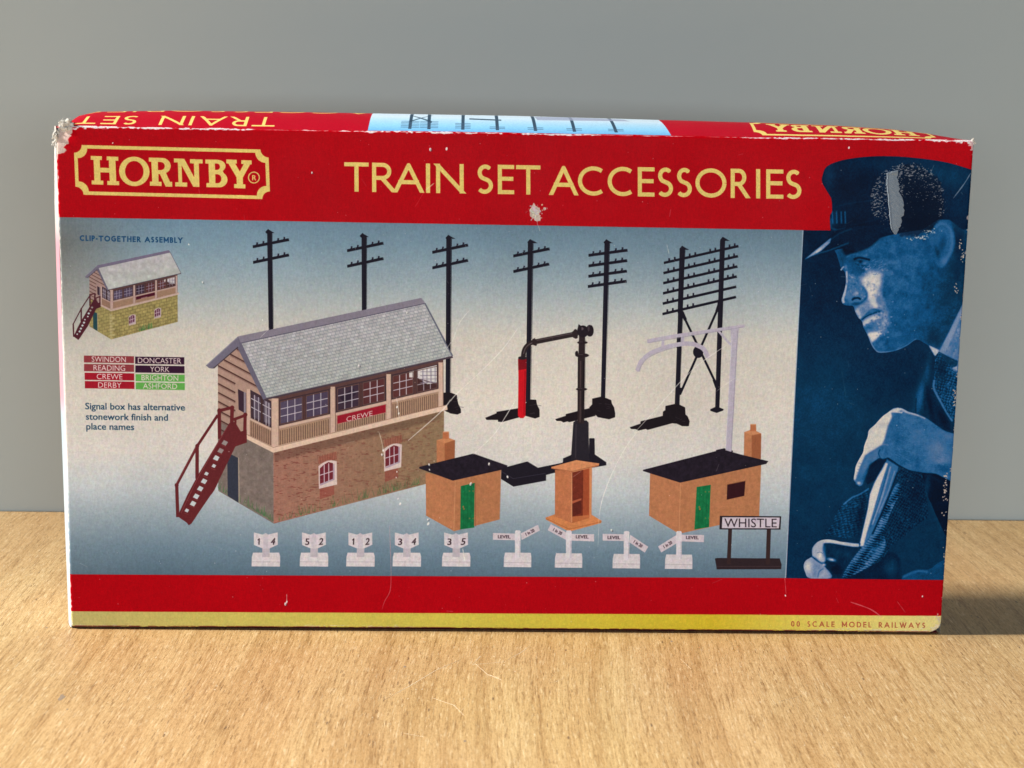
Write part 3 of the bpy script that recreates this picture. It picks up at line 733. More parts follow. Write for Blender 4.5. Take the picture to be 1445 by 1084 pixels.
F.poly([(1006.3, 785.8), (1010, 785), (1098, 785.6), (1100.6, 794.3), (1100, 800.8), (1008.8, 801), (1008, 795)], (46, 34, 38)); F.stroke([(1008.6, 797), (1100, 797)], 1, (80, 64, 66), .5)
F.stroke([(1028, 743), (1025.8, 794)], 5.4, (54, 38, 38)); F.stroke([(1082.7, 743), (1081, 794)], 5.8, (54, 38, 38))
F.poly([(1013.5, 725.6), (1100.2, 726.2), (1099, 745), (1012.8, 744.8)], (42, 34, 40)); F.poly([(1017, 727.6), (1098, 728), (1096.8, 743.2), (1016.2, 743)], (204, 192, 202))
word(F, 'WHISTLE', 1019.8, 1093.8, 741.6, .004, 12.2, (50, 38, 46), off=-.002)

# ---- small type
NAVY = (26, 72, 112)
caps(F, 'CLIP-TOGETHER ASSEMBLY', 113, 257.5, (113, 340.3), .0205, 8.0, 1.75, NAVY, gap=.16, space=.36)
for txt, x0, x1, yb in (('Signal box has alternative', 119.6, 259.4, 576.4), ('stonework finish and', 120.4, 235.4, 591), ('place names', 121, 187.8, 604.8)):
    word(F, txt, x0, x1, yb, .012, 8.9, (34, 70, 96), off=.018)
BROWN = (140, 58, 64); PUR = (52, 24, 48); CRE = (158, 24, 42); GRN = (98, 170, 80)
for txt, col, xa, xb, ya, yb, ta, tb in (('SWINDON', BROWN, 118, 188.4, 501.2, 511.0, 129, 177), ('READING', BROWN, 118.2, 188.4, 513, 523.2, 131.5, 176), ('CREWE', CRE, 119, 188.6, 525.3, 535.3, 136, 172.2), ('DERBY', CRE, 119.2, 188.8, 537, 547.2, 138, 170.8),
        ('DONCASTER', PUR, 190, 259, 502.6, 512.8, 194, 255), ('YORK', PUR, 190.2, 259.2, 515, 525, 211, 238.4), ('BRIGHTON', GRN, 190.6, 259.4, 527.2, 537, 199, 250.6), ('ASHFORD', GRN, 190.8, 259.6, 538.8, 548.6, 201, 249)):
    s_ = .013
    F.poly([(xa, ya), (xb, ya+(xb-xa)*s_), (xb, yb+(xb-xa)*s_), (xa, yb)], col)
    word(F, txt, ta, tb, yb-1.3+(ta-xa)*s_, s_, 7.4, (226, 208, 206), off=-.004)
caps(F, '00 SCALE MODEL RAILWAYS', 1114, 1304, (1114, 881.9), .0125, 8.2, 1.45, (176, 88, 62), gap=.34, space=.55)

# ---- duotone portrait of the railwayman
F.L = np.zeros((CH, CW), np.float32)
F.L[:] = np.interp(F.py, [200, 330, 400, 440, 520, 580, 660, 820], [.10, .11, .12, .14, .19, .225, .21, .17]).astype(np.float32)
F.Lb(1165, 570, 45, 50, .25, a=.7); F.Lb(1270, 530, 60, 50, .12, a=.6); F.Lb(1230, 640, 60, 60, .18, a=.4); F.Lb(1150, 430, 26, 30, .12, a=.6)
F.Lb(1290, 780, 40, 30, .21, a=.7)
HAT = smooth([(1170.4, 330), (1169, 304.6), (1172, 297), (1171.4, 280.3), (1166.7, 271), (1158.3, 256), (1159.2, 244.8), (1164.8, 233.6), (1181.7, 226), (1204, 221.5), (1232, 219), (1260, 219), (1288, 221), (1316, 224.3), (1340.5, 229), (1372, 238.5)], 4, False)+[(1380, 318), (1356, 322), (1338, 308), (1322, 308), (1300, 322), (1262, 328), (1238, 334), (1222, 347), (1206, 354), (1190, 349)]
FACE = smooth([(1172, 346), (1178, 356), (1182, 368), (1185, 377), (1189.5, 381), (1191.5, 389), (1191.6, 398), (1189.4, 408), (1186.2, 418), (1185.6, 423), (1188.6, 428), (1195, 429.4), (1202, 430), (1205, 438), (1209.0, 446), (1213, 449.6), (1215.4, 454), (1216.6, 460), (1222, 470), (1227.6, 484), (1233, 492), (1240, 495.6), (1260, 493.4), (1277, 486.5), (1291, 477), (1301, 481), (1309, 486)], 4, False)+[(1325, 492), (1362, 424), (1372, 380), (1372, 300), (1300, 290), (1220, 310), (1180, 330)]
fm = F.full(F.cover([FACE]))
F.Lp(FACE, .335)
C_ = dict(clip=fm)
F.Lb(1262, 372, 34, 28, .40, a=.8, **C_); F.Lb(1300, 400, 44, 50, .31, a=.7, **C_); F.Lb(1335, 440, 30, 60, .22, a=.9, **C_); F.Lb(1350, 372, 20, 60, .17, a=.85, **C_)
F.Lb(1262, 425, 22, 30, .36, a=.7, **C_); F.Lb(1290, 450, 30, 22, .29, a=.7, **C_); F.Lb(1315, 476, 18, 14, .20, a=.9, **C_)
# socket, lid and eye in the shade of the peak
F.Lb(1189, 364, 8, 12, .26, a=.9, **C_); F.Lb(1203, 366, 10, 9, .27, a=.8, **C_); F.Lb(1212, 378, 14, 6, .24, a=.8, **C_)
F.Lp(smooth([(1186, 340), (1190, 357), (1196, 358), (1208, 353), (1223, 348), (1238, 336), (1250, 318), (1200, 318)], 3), .04, blur=1.6, a=.95, **C_)
F.Ls(smooth([(1193, 361), (1201, 357.5), (1209, 357), (1217, 359)], 4, False), 2.2, .38, a=.7, blur=.7, **C_)
F.Ls(smooth([(1203, 364.5), (1209, 362), (1216, 362.5), (1226, 365)], 4, False), 2.8, .06, a=.85, blur=.5, **C_); F.Ls(smooth([(1205, 370), (1211, 372.4), (1220, 373)], 4, False), 1.4, .12, a=.7, blur=.4, **C_)
F.Lb(1213, 367.5, 3.4, 2.4, .05, a=.8, **C_); F.Lb(1218.3, 369.6, 3.2, 2.2, .52, a=.9, **C_); F.Lb(1208, 368.6, 2.2, 1.4, .40, a=.7, **C_)
F.Ls([(1184.6, 379.6), (1187.4, 375.6), (1189.4, 374.4)], 2.0, .74, a=.9); F.Lb(1191.4, 375.2, 2.2, 3, .55, a=.8)
# light along the nose, cheek, lip and chin
F.Lp(smooth([(1222, 410), (1217, 423), (1208, 429), (1205.6, 433), (1208, 442), (1213, 448.6), (1217, 458), (1222, 468), (1228, 480), (1236, 476), (1247, 468), (1253, 456), (1251, 442), (1246, 426), (1242, 404), (1245, 386), (1230, 378), (1212, 388), (1210, 396)], 3), .60, blur=2.2, a=.9, **C_)
F.Lp([(1194, 384), (1206, 388), (1214, 395), (1218, 408), (1221, 416), (1214, 425), (1200, 428), (1188, 426), (1188, 416), (1193, 404)], .44, blur=1.4, a=.8, **C_)
F.Lp(smooth([(1215, 391), (1222, 388), (1228, 383), (1236, 382), (1241, 388), (1239.5, 399), (1236, 409), (1234.6, 422), (1238, 430), (1233, 434), (1227, 430), (1223, 419), (1221, 410), (1217.5, 403)], 3), .93, blur=1.8, a=.95, **C_)
F.Lp(smooth([(1226, 398), (1232, 394), (1235, 402), (1232, 416), (1226, 416), (1223.5, 407)], 3), 1.0, blur=1.6, a=.8, **C_)
F.Ls([(1192.8, 381), (1193.2, 396), (1190.8, 409), (1187.6, 420), (1188.6, 426)], [2.2, 3.6], .90, a=.85, blur=.7, **C_)
F.Lb(1206, 411.5, 3.4, 4.6, .68, ang=24, a=.8, **C_); F.Lb(1200, 402, 4, 7, .50, a=.6, **C_); F.Lb(1203, 418, 3, 2, .30, a=.6, **C_)
F.Ls(smooth([(1215.5, 402), (1220.5, 410), (1221, 417), (1217, 423), (1210, 426.5), (1203, 426)], 4, False), [2, 4], .24, a=.8, blur=1, **C_)
F.Ls(smooth([(1200.6, 421.5), (1204, 419), (1209, 418.6), (1212.5, 420.4)], 4, False), 2.8, .06, a=.9, blur=.5, **C_); F.Lb(1203, 427, 7, 2.2, .22, a=.7, **C_)
F.Lb(1209, 439, 3.4, 6.5, .84, ang=-24, a=.9, **C_); F.Lb(1211.6, 446, 2.4, 2.6, .9, a=.8, **C_); F.Lb(1221, 430, 6, 4, .66, a=.6, **C_)
F.Lp(smooth([(1212, 449.6), (1218, 442.4), (1226, 435), (1233, 433.5), (1241.5, 435.4), (1242, 437.6), (1234.8, 440), (1224.8, 443.4), (1216.5, 449.4)], 3), .33, blur=.6, a=.92, **C_)
F.Ls(smooth([(1214, 449.6), (1220, 445), (1230, 440.6), (1240, 437.4)], 4, False), [1.2, 2.2], .14, a=.85, blur=.4, **C_)
F.Lp(smooth([(1215.6, 455), (1219, 450), (1226, 446.6), (1236, 443.6), (1240, 446), (1232, 450), (1224, 454), (1219, 459)], 3), .90, blur=.9, a=.9, **C_)
F.Lb(1246, 442, 4, 8, .76, a=.7, **C_); F.Lb(1244, 428, 3.4, 6, .66, ang=-20, a=.6, **C_); F.Lb(1224.5, 460.5, 6, 3.4, .36, ang=24, a=.85, **C_); F.Lb(1241, 455, 6, 4, .42, a=.65, **C_); F.Lb(1234, 462, 5, 3, .50, a=.5, **C_)
F.Lp(smooth([(1222.8, 469), (1230, 467), (1240, 466.6), (1243, 469), (1237, 473.4), (1232, 479), (1228.6, 482), (1226, 476)], 3), .98, blur=1.2, a=.95, **C_)
F.Lb(1240, 486, 16, 6, .36, a=.8, **C_); F.Lb(1256, 474, 12, 10, .34, a=.6, **C_); F.Lb(1233, 486, 3, 5, .5, a=.6, **C_)
F.Ls([(p[0]+.9, p[1]) for p in FACE[72:88]], 1.3, .86, a=.6, blur=.5, **C_)
F.Ls(smooth([(1236, 494.5), (1246, 495), (1260, 492.6), (1277, 485.6), (1291, 476.4)], 4, False), 1.7, .52, a=.65, blur=.4, **C_)
F.Ls(smooth([(1196, 386), (1200, 389), (1206, 391.6)], 3, False), .9, .66, a=.6, **C_)
for _ in range(46):                                    # crow's feet and stubble catching light
    x, y = RND.gauss(1236, 11), RND.gauss(379, 5); a_ = RND.uniform(-1.2, .1); l_ = RND.uniform(2, 7)
    F.Ls([(x, y), (x+l_*math.cos(a_), y+l_*math.sin(a_))], .9, RND.uniform(.46, .7), a=.45, **C_)
for _ in range(70):
    x, y = RND.gauss(1242, 9), RND.gauss(452, 12); F.Lb(x, y, RND.uniform(.8, 1.8), RND.uniform(.8, 1.6), RND.choice([.36, .42, .74, .8]), a=.6, **C_)
for _ in range(60):
    x, y = RND.gauss(1228, 8), RND.gauss(404, 16); F.Lb(x, y, RND.uniform(.8, 1.8), RND.uniform(1, 2.2), RND.choice([.55, .62, .95]), a=.4, **C_)
for _ in range(40):
    x, y = RND.gauss(1203, 5), RND.gauss(399, 8); F.Lb(x, y, RND.uniform(.8, 1.6), RND.uniform(.8, 1.6), RND.choice([.3, .58, .66]), a=.5, **C_)
nf = (fbm(CH, CW, 16, 23, 4)-.5)
F.L += nf*fm*np.clip(.10+.34*np.exp(-((F.L-.58)/.2)**2), 0, .4)
# hat
F.Lp(HAT, .105, blur=.4); hm = F.full(F.cover([HAT]))
F.Lb(1334, 246, 56, 22, .25, ang=12, a=.85, clip=hm); F.Lb(1262, 262, 50, 20, .12, a=.6, clip=hm); F.Lb(1240, 230, 60, 12, .20, a=.6, clip=hm); F.Lb(1168, 250, 8, 22, .27, a=.75, clip=hm); F.Lb(1200, 262, 34, 24, .08, a=.8, clip=hm)
F.Lb(1352, 292, 20, 28, .16, a=.7, clip=hm); F.Lb(1175, 310, 6, 18, .30, a=.5, clip=hm); F.Lb(1215, 318, 40, 18, .05, a=.85, clip=hm); F.Lb(1300, 312, 22, 14, .06, a=.8, clip=hm)
F.Ls(smooth([(1182, 289), (1200, 285), (1230, 281)], 4, False), 1.6, .20, a=.5, blur=.6); F.Ls(smooth([(1180, 318), (1210, 314), (1240, 306)], 4, False), 1.2, .16, a=.5, blur=.6)
for x in (1173.5, 1179.5, 1186, 1191.5): F.Ls([(x-1, 296.5), (x-.4, 314)], 2.0, .40, a=.75, blur=.5)
F.Ls([(1170.2, 306), (1170.8, 320), (1180, 324), (1192, 321)], 2.4, .42, a=.55, blur=.8)
F.Lp([(1173, 325), (1200, 318), (1240, 315), (1262, 322), (1235, 330), (1206, 346), (1180, 350), (1157, 359), (1133, 365), (1150, 347)], .10)
F.Lp([(1133, 365), (1151, 350), (1171, 334), (1169, 341), (1157, 352)], .78, blur=.5, a=.85); F.Lb(1152, 353, 7, 1.8, .95, ang=-38, a=.8); F.Ls([(1148, 357), (1166, 352.5), (1196, 341)], 2.2, .36, a=.65, blur=.6); F.Ls([(1166, 340), (1182, 328), (1200, 321)], 1.6, .30, a=.5, blur=.5)
# ear over hair
F.Lb(1316, 322, 14, 8, .08, a=.8); F.Lb(1352, 335, 9, 26, .10, a=.7, **C_)
EAR = smooth([(1317, 317), (1324, 309.5), (1334, 311), (1342, 320), (1346, 337), (1343, 352), (1336, 366), (1328, 376), (1320, 372), (1317, 360), (1312, 345), (1309, 330)], 4)
F.Lp(EAR, .36, blur=.9); em = blur1(F.full(F.cover([EAR])), 2)
F.Ls(smooth([(1318, 319), (1325, 313.5), (1334, 316), (1340.5, 328), (1341, 345), (1336, 359), (1329, 370)], 4, False), 3, .48, blur=.9, a=.7)
F.Ls(smooth([(1322, 324), (1330, 322), (1335, 332), (1334, 346)], 4, False), 2, .44, blur=.8, a=.6)
F.Lb(1328, 342, 5, 12, .20, ang=12, a=.8, clip=em); F.Lb(1320, 354, 4, 9, .16, ang=-20, a=.8, clip=em); F.Lb(1330, 367, 5, 6, .54, a=.6, clip=em); F.Ls([(1312, 330), (1314, 344), (1319, 358)], 1.6, .46, a=.4, blur=.8)
# collar, shirt and jacket
def knit(a, b, lo, hi, p=4.2, p2=None):
    p2 = p2 or p
    def f_(px, py):
        q = NZ1[:px.shape[0], :px.shape[1]]; r_ = NZ2[:px.shape[0], :px.shape[1]]
        return (lo+(hi-lo)*(.5+.20*np.sin((px*a+py*b)*2*math.pi/p+q*9)+.17*np.sin((-px*b+py*a)*2*math.pi/p2+q*7)+.35*(r_-.5))+.35*(q-.5)*(hi-lo+.06)).astype(np.float32)
    return f_
F.Lp([(1309, 485), (1325, 492), (1354, 432), (1375, 400), (1375, 520), (1349, 524), (1330, 514), (1320, 503)], .5)
F.Lp([(1355, 430), (1375, 396), (1375, 520), (1351, 512), (1326, 496), (1338, 466)], knit(.88, .47, .40, .62, 9, 30), blur=.7); F.Lp([(1323, 494), (1338, 466), (1356, 430), (1362, 424), (1344, 470), (1331, 499)], .66, blur=.8)
F.Lp([(1309, 485.5), (1323, 492), (1320, 503), (1316, 498)], .86, blur=.4)
F.Lp([(1318, 500), (1323, 494), (1350, 508), (1348, 516), (1341, 517), (1344, 522), (1350, 522), (1375, 520), (1375, 640), (1340, 590), (1316, 550), (1316, 520)], knit(.95, .3, .10, .42, 4.6, 3.8))
F.Lb(1326, 520, 8, 18, .09, a=.75); F.Lp([(1326, 496), (1350, 507), (1347, 516), (1334, 511)], .22, blur=.6); F.Lp([(1342, 517), (1349, 514), (1349, 521)], .74, blur=.3)
F.Lp(smooth([(1307, 492), (1314, 502), (1317, 520), (1314, 538), (1318, 560), (1332, 600), (1325, 612), (1289, 594), (1288, 566), (1292, 545), (1303, 525)], 3), .17)
F.Lb(1297, 556, 6, 26, .44, ang=12, a=.75); F.Lb(1306, 524, 4, 20, .34, ang=10, a=.6); F.Lb(1311, 570, 4, 30, .05, ang=-12, a=.8); F.Ls([(1291, 560), (1290, 584)], 1.6, .10, a=.7, blur=.5); F.Ls([(1303, 548), (1303, 585)], 1.4, .10, a=.5, blur=.8)
F.Lb(1330, 590, 7, 26, .05, ang=-24, a=.85)
F.Ls(smooth([(1316.5, 534), (1316, 546), (1324, 562), (1334, 580), (1342, 592)], 4, False), [3, 2], .56, a=.75, blur=.6)
# sleeve and cloths
F.Lp([(1297, 660), (1375, 655), (1375, 780), (1332, 752), (1318, 722), (1308, 699)], .06); F.Lb(1306, 684, 5, 20, .24, ang=10, a=.8); F.Ls([(1311, 706), (1318, 728), (1330, 752)], 2.2, .24, a=.6, blur=1); F.Ls([(1302, 668), (1316, 672), (1336, 684)], 1.6, .2, a=.5, blur=.8)
F.Lp([(1270.7, 813), (1282, 808), (1295.6, 802), (1308, 801), (1313.5, 799), (1322, 792), (1340, 782), (1345, 820), (1272, 820)], .27); F.Ls(smooth([(1272, 812), (1284, 806), (1296, 803), (1308, 805)], 4, False), 3, .46, a=.7, blur=1); F.Lb(1322, 796, 8, 3, .34, ang=-30, a=.6)
F.Lp([(1244, 776), (1258, 777), (1269, 786), (1269, 818), (1180, 818), (1210, 796)], .10, blur=1.6, a=.9); F.Lb(1256, 798, 9, 13, .28, a=.8)
F.Lp([(1224.4, 686.4), (1212, 694.6), (1202, 699), (1194.4, 704), (1185.5, 711), (1176.5, 724.6), (1170.6, 739.5), (1162.4, 750.7), (1170, 753), (1179.5, 756), (1194.4, 758), (1209, 752), (1216.7, 732), (1222, 706)], knit(.22, .97, .10, .34, 3.6, 6.2))
F.Ls(smooth([(1224, 687), (1212, 695), (1200, 700), (1188, 710)], 3, False), 2.0, .52, a=.7, blur=.5); F.Lb(1212, 728, 6, 26, .05, ang=12, a=.7)
CL = [(1267, 659.6), (1299.3, 665), (1304, 690), (1308.5, 715), (1308, 728), (1300, 733), (1288, 742), (1272, 756), (1256, 768), (1252, 776), (1240, 790), (1224.6, 796.6), (1205, 808), (1187, 814.5), (1186, 808), (1194.7, 796.6), (1219.6, 764), (1230, 742), (1239.6, 722), (1246, 704)]
F.Lp(CL, knit(.86, .50, .06, .28, 3.6, 4.0)); cm = blur1(F.full(F.cover([CL])), 2)
F.Lb(1290, 690, 12, 26, .05, a=.5, clip=cm)
ROLL = smooth([(1264, 680), (1252, 703), (1239, 730), (1224, 758), (1206, 780), (1194, 797), (1186, 814), (1192, 813), (1212, 804), (1231, 793), (1245, 778), (1248, 764), (1246, 748), (1253, 726), (1262, 706), (1270, 690)], 3)
def ribs(px, py):
    q = NZ1[:px.shape[0], :px.shape[1]]; al = -.507*px+.862*py; ac = .862*px+.507*py
    return (.30+.15*np.sin(al*2*math.pi/3.7+ac*.55+q*5)+.16*np.sin(ac*.30+al*.05+q*3)+.22*(q-.5)).astype(np.float32)
F.Lp(ROLL, ribs, blur=.7, a=.95); F.Lb(1260, 690, 4, 14, .46, ang=28, a=.5, clip=cm); F.Lb(1232, 772, 11, 9, .44, ang=-30, a=.4, clip=cm); F.Lb(1240, 760, 4, 22, .12, ang=30, a=.45, clip=cm)
for q in range(34):
    t = q/33; x = 1263-72*t+RND.uniform(-1, 1); y = 688+118*t; w_ = 3+8*math.sin(math.pi*min(t*1.1, 1))
    F.Ls([(x-w_*.3, y-2), (x+w_*.8, y+3.4)], 1.0, RND.uniform(.48, .68), a=.5, blur=.3, clip=cm)
HD = [(1249.5, 646), (1266, 656), (1262, 676), (1251, 700), (1241, 722), (1232, 745), (1222, 760), (1216.7, 770), (1210.5, 768), (1215, 750), (1222.7, 717), (1226, 694), (1232, 678), (1240, 662)]
F.Lp(HD, .42, blur=.4)
F.Lp([(1247, 650), (1240, 664), (1232, 680), (1226, 695), (1222.5, 717), (1215, 750), (1210.8, 768), (1216.5, 768), (1221, 750), (1227.5, 729), (1235, 703), (1241, 682), (1247, 664), (1251, 652)], .94, blur=.5)
for (a_, b_, v, ww) in (((1253, 653), (1226, 742), .30, 1.6), ((1255, 656), (1229, 738), .72, 2.2), ((1259, 660), (1234, 730), .40, 1.6), ((1261, 662), (1238, 722), .66, 1.6), ((1265, 664), (1229, 752), .10, 2.6)):
    F.Ls(smooth([a_, ((a_[0]+b_[0])/2+1.5, (a_[1]+b_[1])/2), b_], 6, False), ww, v, a=.8, blur=.4)
# upper hand
HND = smooth([(1252, 579.4), (1258, 574.6), (1264.5, 573.0), (1272, 574.4), (1280, 578.6), (1292, 582), (1304, 587), (1319, 597.4), (1332, 606), (1345, 610), (1350, 614), (1350, 676), (1332, 672), (1318, 666), (1299.3, 664.6), (1284, 662), (1269.4, 655), (1260, 648.6), (1251, 643.4), (1245, 646), (1239.6, 643.6), (1233, 648), (1226, 655), (1222, 664), (1217, 676), (1214.6, 682), (1210.6, 683.4), (1207.5, 679.6), (1203, 675), (1204.4, 664), (1206, 655), (1211, 645), (1216, 636), (1218, 626), (1222.6, 614), (1224.4, 605), (1233, 597), (1243, 586)], 4)
F.Lp(HND, .40, blur=.3); hd = F.full(F.cover([HND]))
F.Lb(1300, 610, 22, 16, .43, a=.6, clip=hd); F.Lb(1264, 612, 9, 26, .34, a=.7, clip=hd)
F.Lp([(1254, 572), (1257, 586), (1251, 599.6), (1247, 615.7), (1243, 625), (1232, 632), (1219, 640), (1211.5, 657), (1206, 673), (1198, 678), (1200, 650), (1214, 618), (1222, 598), (1240, 580)], .96, blur=1.0, clip=hd)
F.Lp([(1251, 580), (1258, 575), (1265, 573), (1274, 576), (1271, 581), (1262, 580)], .92, blur=.6, clip=hd); F.Ls(smooth([(1268, 574.6), (1280, 580), (1292, 583.4), (1304, 588.4)], 4, False), [4, 1.4], .84, a=.85, blur=.4, clip=hd)
F.Lb(1270, 578, 3, 1.4, .36, a=.7, clip=hd); F.Lb(1322, 634, 14, 16, .62, a=.75, clip=hd); F.Lb(1326, 648, 9, 4, .74, a=.5, clip=hd); F.Lb(1336, 614, 8, 8, .52, a=.5, clip=hd)
F.Lb(1284, 646, 26, 8, .33, ang=20, a=.6, clip=hd); F.Lb(1335, 660, 16, 8, .28, ang=10, a=.7, clip=hd)
F.Lb(1234, 640, 8, 7, .52, ang=-30, a=.7, clip=hd); F.Lb(1220, 656, 5, 12, .62, ang=22, a=.6, clip=hd); F.Lb(1222, 664, 4, 9, .22, ang=22, a=.8, clip=hd)
F.Ls(smooth([(1240, 632), (1238, 638), (1241, 645)], 4, False), 1.6, .16, a=.7, blur=.5, clip=hd); F.Ls([(1246, 630), (1244, 640)], 1.2, .50, a=.6, blur=.5, clip=hd); F.Ls([(1238, 627), (1246, 624.6), (1252, 626)], 1.0, .8, a=.5, blur=.3, clip=hd)
for y in (651, 655.5, 660, 664.5, 669): F.Ls([(1205+(675-y)*.2, y), (1217, y+2.4)], 1.0, .42, a=.55, blur=.3, clip=hd)
for _ in range(60):
    x, y = RND.uniform(1256, 1338), RND.uniform(592, 660); F.Ls([(x, y), (x+RND.uniform(3, 8), y+RND.uniform(0, 4))], .9, RND.choice([.32, .5, .56]), a=.4, clip=hd)
F.Lp([(1224.6, 654), (1236, 646), (1240, 645.5), (1247, 645), (1250, 645.7), (1243, 660), (1232, 676), (1222, 682), (1219, 676), (1223, 664)], .09, blur=.9, a=.9)
F.Lb(1210, 679.6, 2.8, 2.2, .86, a=.9); F.Lb(1204.6, 672, 1.6, 4, .86, a=.7, clip=hd); F.Ls([(1206, 675), (1212, 675.6)], .9, .30, a=.6)
F.Ls(smooth([(1250, 643.6), (1260, 650), (1270, 656.6), (1284, 662.6), (1299, 665)], 4, False), 1.6, .10, a=.8, blur=.5)
nh = F.full(F.cover([HND])); F.L += nf*nh*.14
# lower hand: thumb over the curled fingers
LH = smooth([(1143.8, 781), (1144, 771), (1152, 762), (1164, 758.8), (1176, 760), (1187, 762.4), (1211, 763.6), (1209, 771), (1200, 784), (1191, 795), (1184, 813), (1160, 814), (1139.3, 813), (1134, 805), (1131.8, 796), (1135, 788.6), (1142, 784)], 4)
F.Lp(LH, .16, blur=.3); lh = F.full(F.cover([LH]))
F.Ls(smooth([(1152, 766), (1160, 761.4), (1172, 761.4), (1186, 764), (1200, 766.4), (1210, 767)], 4, False), [6, 4.4], .92, a=.92, blur=.6, clip=lh)
F.Lp(smooth([(1144, 782), (1144, 771), (1151, 762.6), (1160, 762), (1159, 772), (1162, 782), (1162, 790), (1156, 791), (1150, 786)], 3), .78, blur=.8, clip=lh)
F.Lb(1155, 782, 3.6, 4.4, 1.0, a=.95, clip=lh); F.Ls(smooth([(1151, 778), (1155, 776.6), (1159, 779)], 3, False), .9, .45, a=.7, blur=.2, clip=lh); F.Lb(1161, 776, 2.4, 8, .44, a=.7, clip=lh)
F.Lp(smooth([(1131, 796), (1135, 788), (1143, 784), (1150, 788), (1158, 793), (1165, 801), (1171, 813), (1138, 815)], 3), .70, blur=.6, clip=lh)
F.Lb(1138, 797, 5, 9, .98, a=.9, clip=lh); F.Lb(1152, 797, 6, 5, .60, a=.7, clip=lh); F.Lb(1148, 806, 3, 6, .52, a=.7, clip=lh); F.Lb(1162, 806, 6, 4, .78, a=.7, clip=lh)
F.Ls(smooth([(1144, 783), (1150, 788.4), (1158, 793.4), (1166, 800)], 4, False), 1.5, .14, a=.8, blur=.4, clip=lh); F.Ls(smooth([(1152, 812), (1154, 804), (1160, 800)], 3, False), 1.3, .28, a=.7, blur=.4, clip=lh)
F.Lb(1171.3, 787.4, 5, 2.0, .98, ang=12, a=.95); F.Lb(1160.4, 794.6, 2.6, 1.7, .95, a=.9); F.Lb(1186, 778, 14, 5, .24, ang=6, a=.7, clip=lh); F.Lb(1178, 802, 8, 9, .06, a=.85, clip=lh)
F.L += nf*lh*.12
F.L += (fbm(CH, CW, 26, 21, 5)-.5)*.06 + (vnoise(CH, CW, 3.0, 3.0, 22)-.5)*.05
F.L = np.clip(F.L, 0, 1)
st = [0, .08, .15, .22, .31, .42, .55, .7, .85, 1.0]
cr = np.array([(0, 8, 26), (0, 18, 44), (0, 34, 64), (2, 50, 82), (8, 76, 125), (46, 103, 153), (84, 118, 160), (134, 150, 178), (180, 184, 190), (222, 214, 200)])/255
duo = np.stack([np.interp(F.L, st, cr[:, k]) for k in range(3)], -1).astype(np.float32)
POR = [(1131.8, 323.2), (1170.4, 323.6)]+HAT[1:-10]+[(1400, 240), (1400, 830), (1107, 813.8)]
POR_CAPONLY = POR
pm = F.cover([POR]); F.put(pm[0], pm[1], pm[2], lambda px, py: duo[pm[0], pm[1]])
F.poly([(1080, 813.2), (1340, 816.2), (1340, 866.6), (1080, 865.2)], RED)

# ---- wear, prints of dust and scratches (they have shapes of their own)
PAPER = (214, 210, 204)
# speckled round patch where a sticker was pulled off
win = F.window(1225, 225, 1345, 345); X = F.px[win]-1280.5; Y = F.py[win]-281
rr = np.sqrt(X*X+Y*Y)/52; nz = fbm(*X.shape, 14, 31, 4); nz2 = vnoise(*X.shape, 2.6, 4.4, 33)*.55+vnoise(*X.shape, 1.8, 2.6, 34)*.45
m = np.clip((1.0-rr+(nz-.5)*.22)*14, 0, 1)
dark = m*np.clip((X+34)/30, 0, 1); F.put(win[0], win[1], dark, (4, 14, 34), .62)
dens = np.where(X < -8, .62, np.interp(rr, [0, .55, .8, .95, 1.02], [.28, .34, .50, .58, .2]))
dens = dens - np.clip((Y-18)/40, 0, .35) + np.where((X > -4) & (X < 34) & (Y < -34), .16, 0) - np.where((X > 8) & (X < 46) & (Y > 2) & (rr < .86), .16, 0)
sp = np.clip((nz2-(1-dens*.62)+.06)*9, 0, 1)*(rr < 1.04)
F.put(win[0], win[1], sp*.7, (150, 148, 150))
for (x, y, q) in ((1300, 333, 12), (1312, 325, 10), (1290, 334, 6)):
    for _ in range(q*2): F.disc(x+RND.gauss(0, 6), y+RND.gauss(0, 1.6), RND.uniform(.4, 1.4), RND.uniform(.3, .8), (206, 204, 204), .7)
# crumb of torn paper under the title
def burst(cx, cy, r, n, col=PAPER):
    for _ in range(n):
        a = RND.uniform(0, 6.28); d = abs(RND.gauss(0, .45))*r
        F.disc(cx+math.cos(a)*d, cy+math.sin(a)*d, RND.uniform(.4, 1.9), RND.uniform(.4, 1.6), (col[0]+RND.randint(-26, 10), col[1]+RND.randint(-26, 8), col[2]+RND.randint(-30, 6)), .85, ang=a)
wn2 = F.window(734, 280, 776, 322); X2 = (F.px[wn2]-754)/12.5; Y2 = (F.py[wn2]-299.5)/11
q2 = fbm(*X2.shape, 11, 71, 4); F.put(wn2[0], wn2[1], np.clip((.92-np.hypot(X2, Y2)+(q2-.5)*1.9)*7, 0, 1), (206, 188, 174))
F.put(wn2[0], wn2[1], np.clip((.55-np.hypot(X2, Y2)+(vnoise(*X2.shape, 3, 3, 72)-.5)*1.2)*3, 0, 1)*.6, (168, 150, 138)); burst(755, 299, 13, 46)
F.stroke([(757, 310), (758, 318), (760, 325)], .9, (196, 190, 190), .6)
def scratch(pts, w_=1.0, col=(236, 232, 224), a=.75):
    w_ *= .9; F.stroke(smooth(pts, 5, False), [w_*.4, w_*1.1, w_*.6, w_*1.2, w_*.9, w_*.3], col, a*.9)
scratch([(729, 461), (708, 490), (676, 523), (640, 556), (622, 578), (580, 615), (574, 620)], 1.5)
scratch([(660, 437), (646, 455), (636, 480), (622, 500)], 1.0, a=.6); scratch([(725, 563), (706, 594), (694, 612), (665, 640)], 1.4, a=.8)
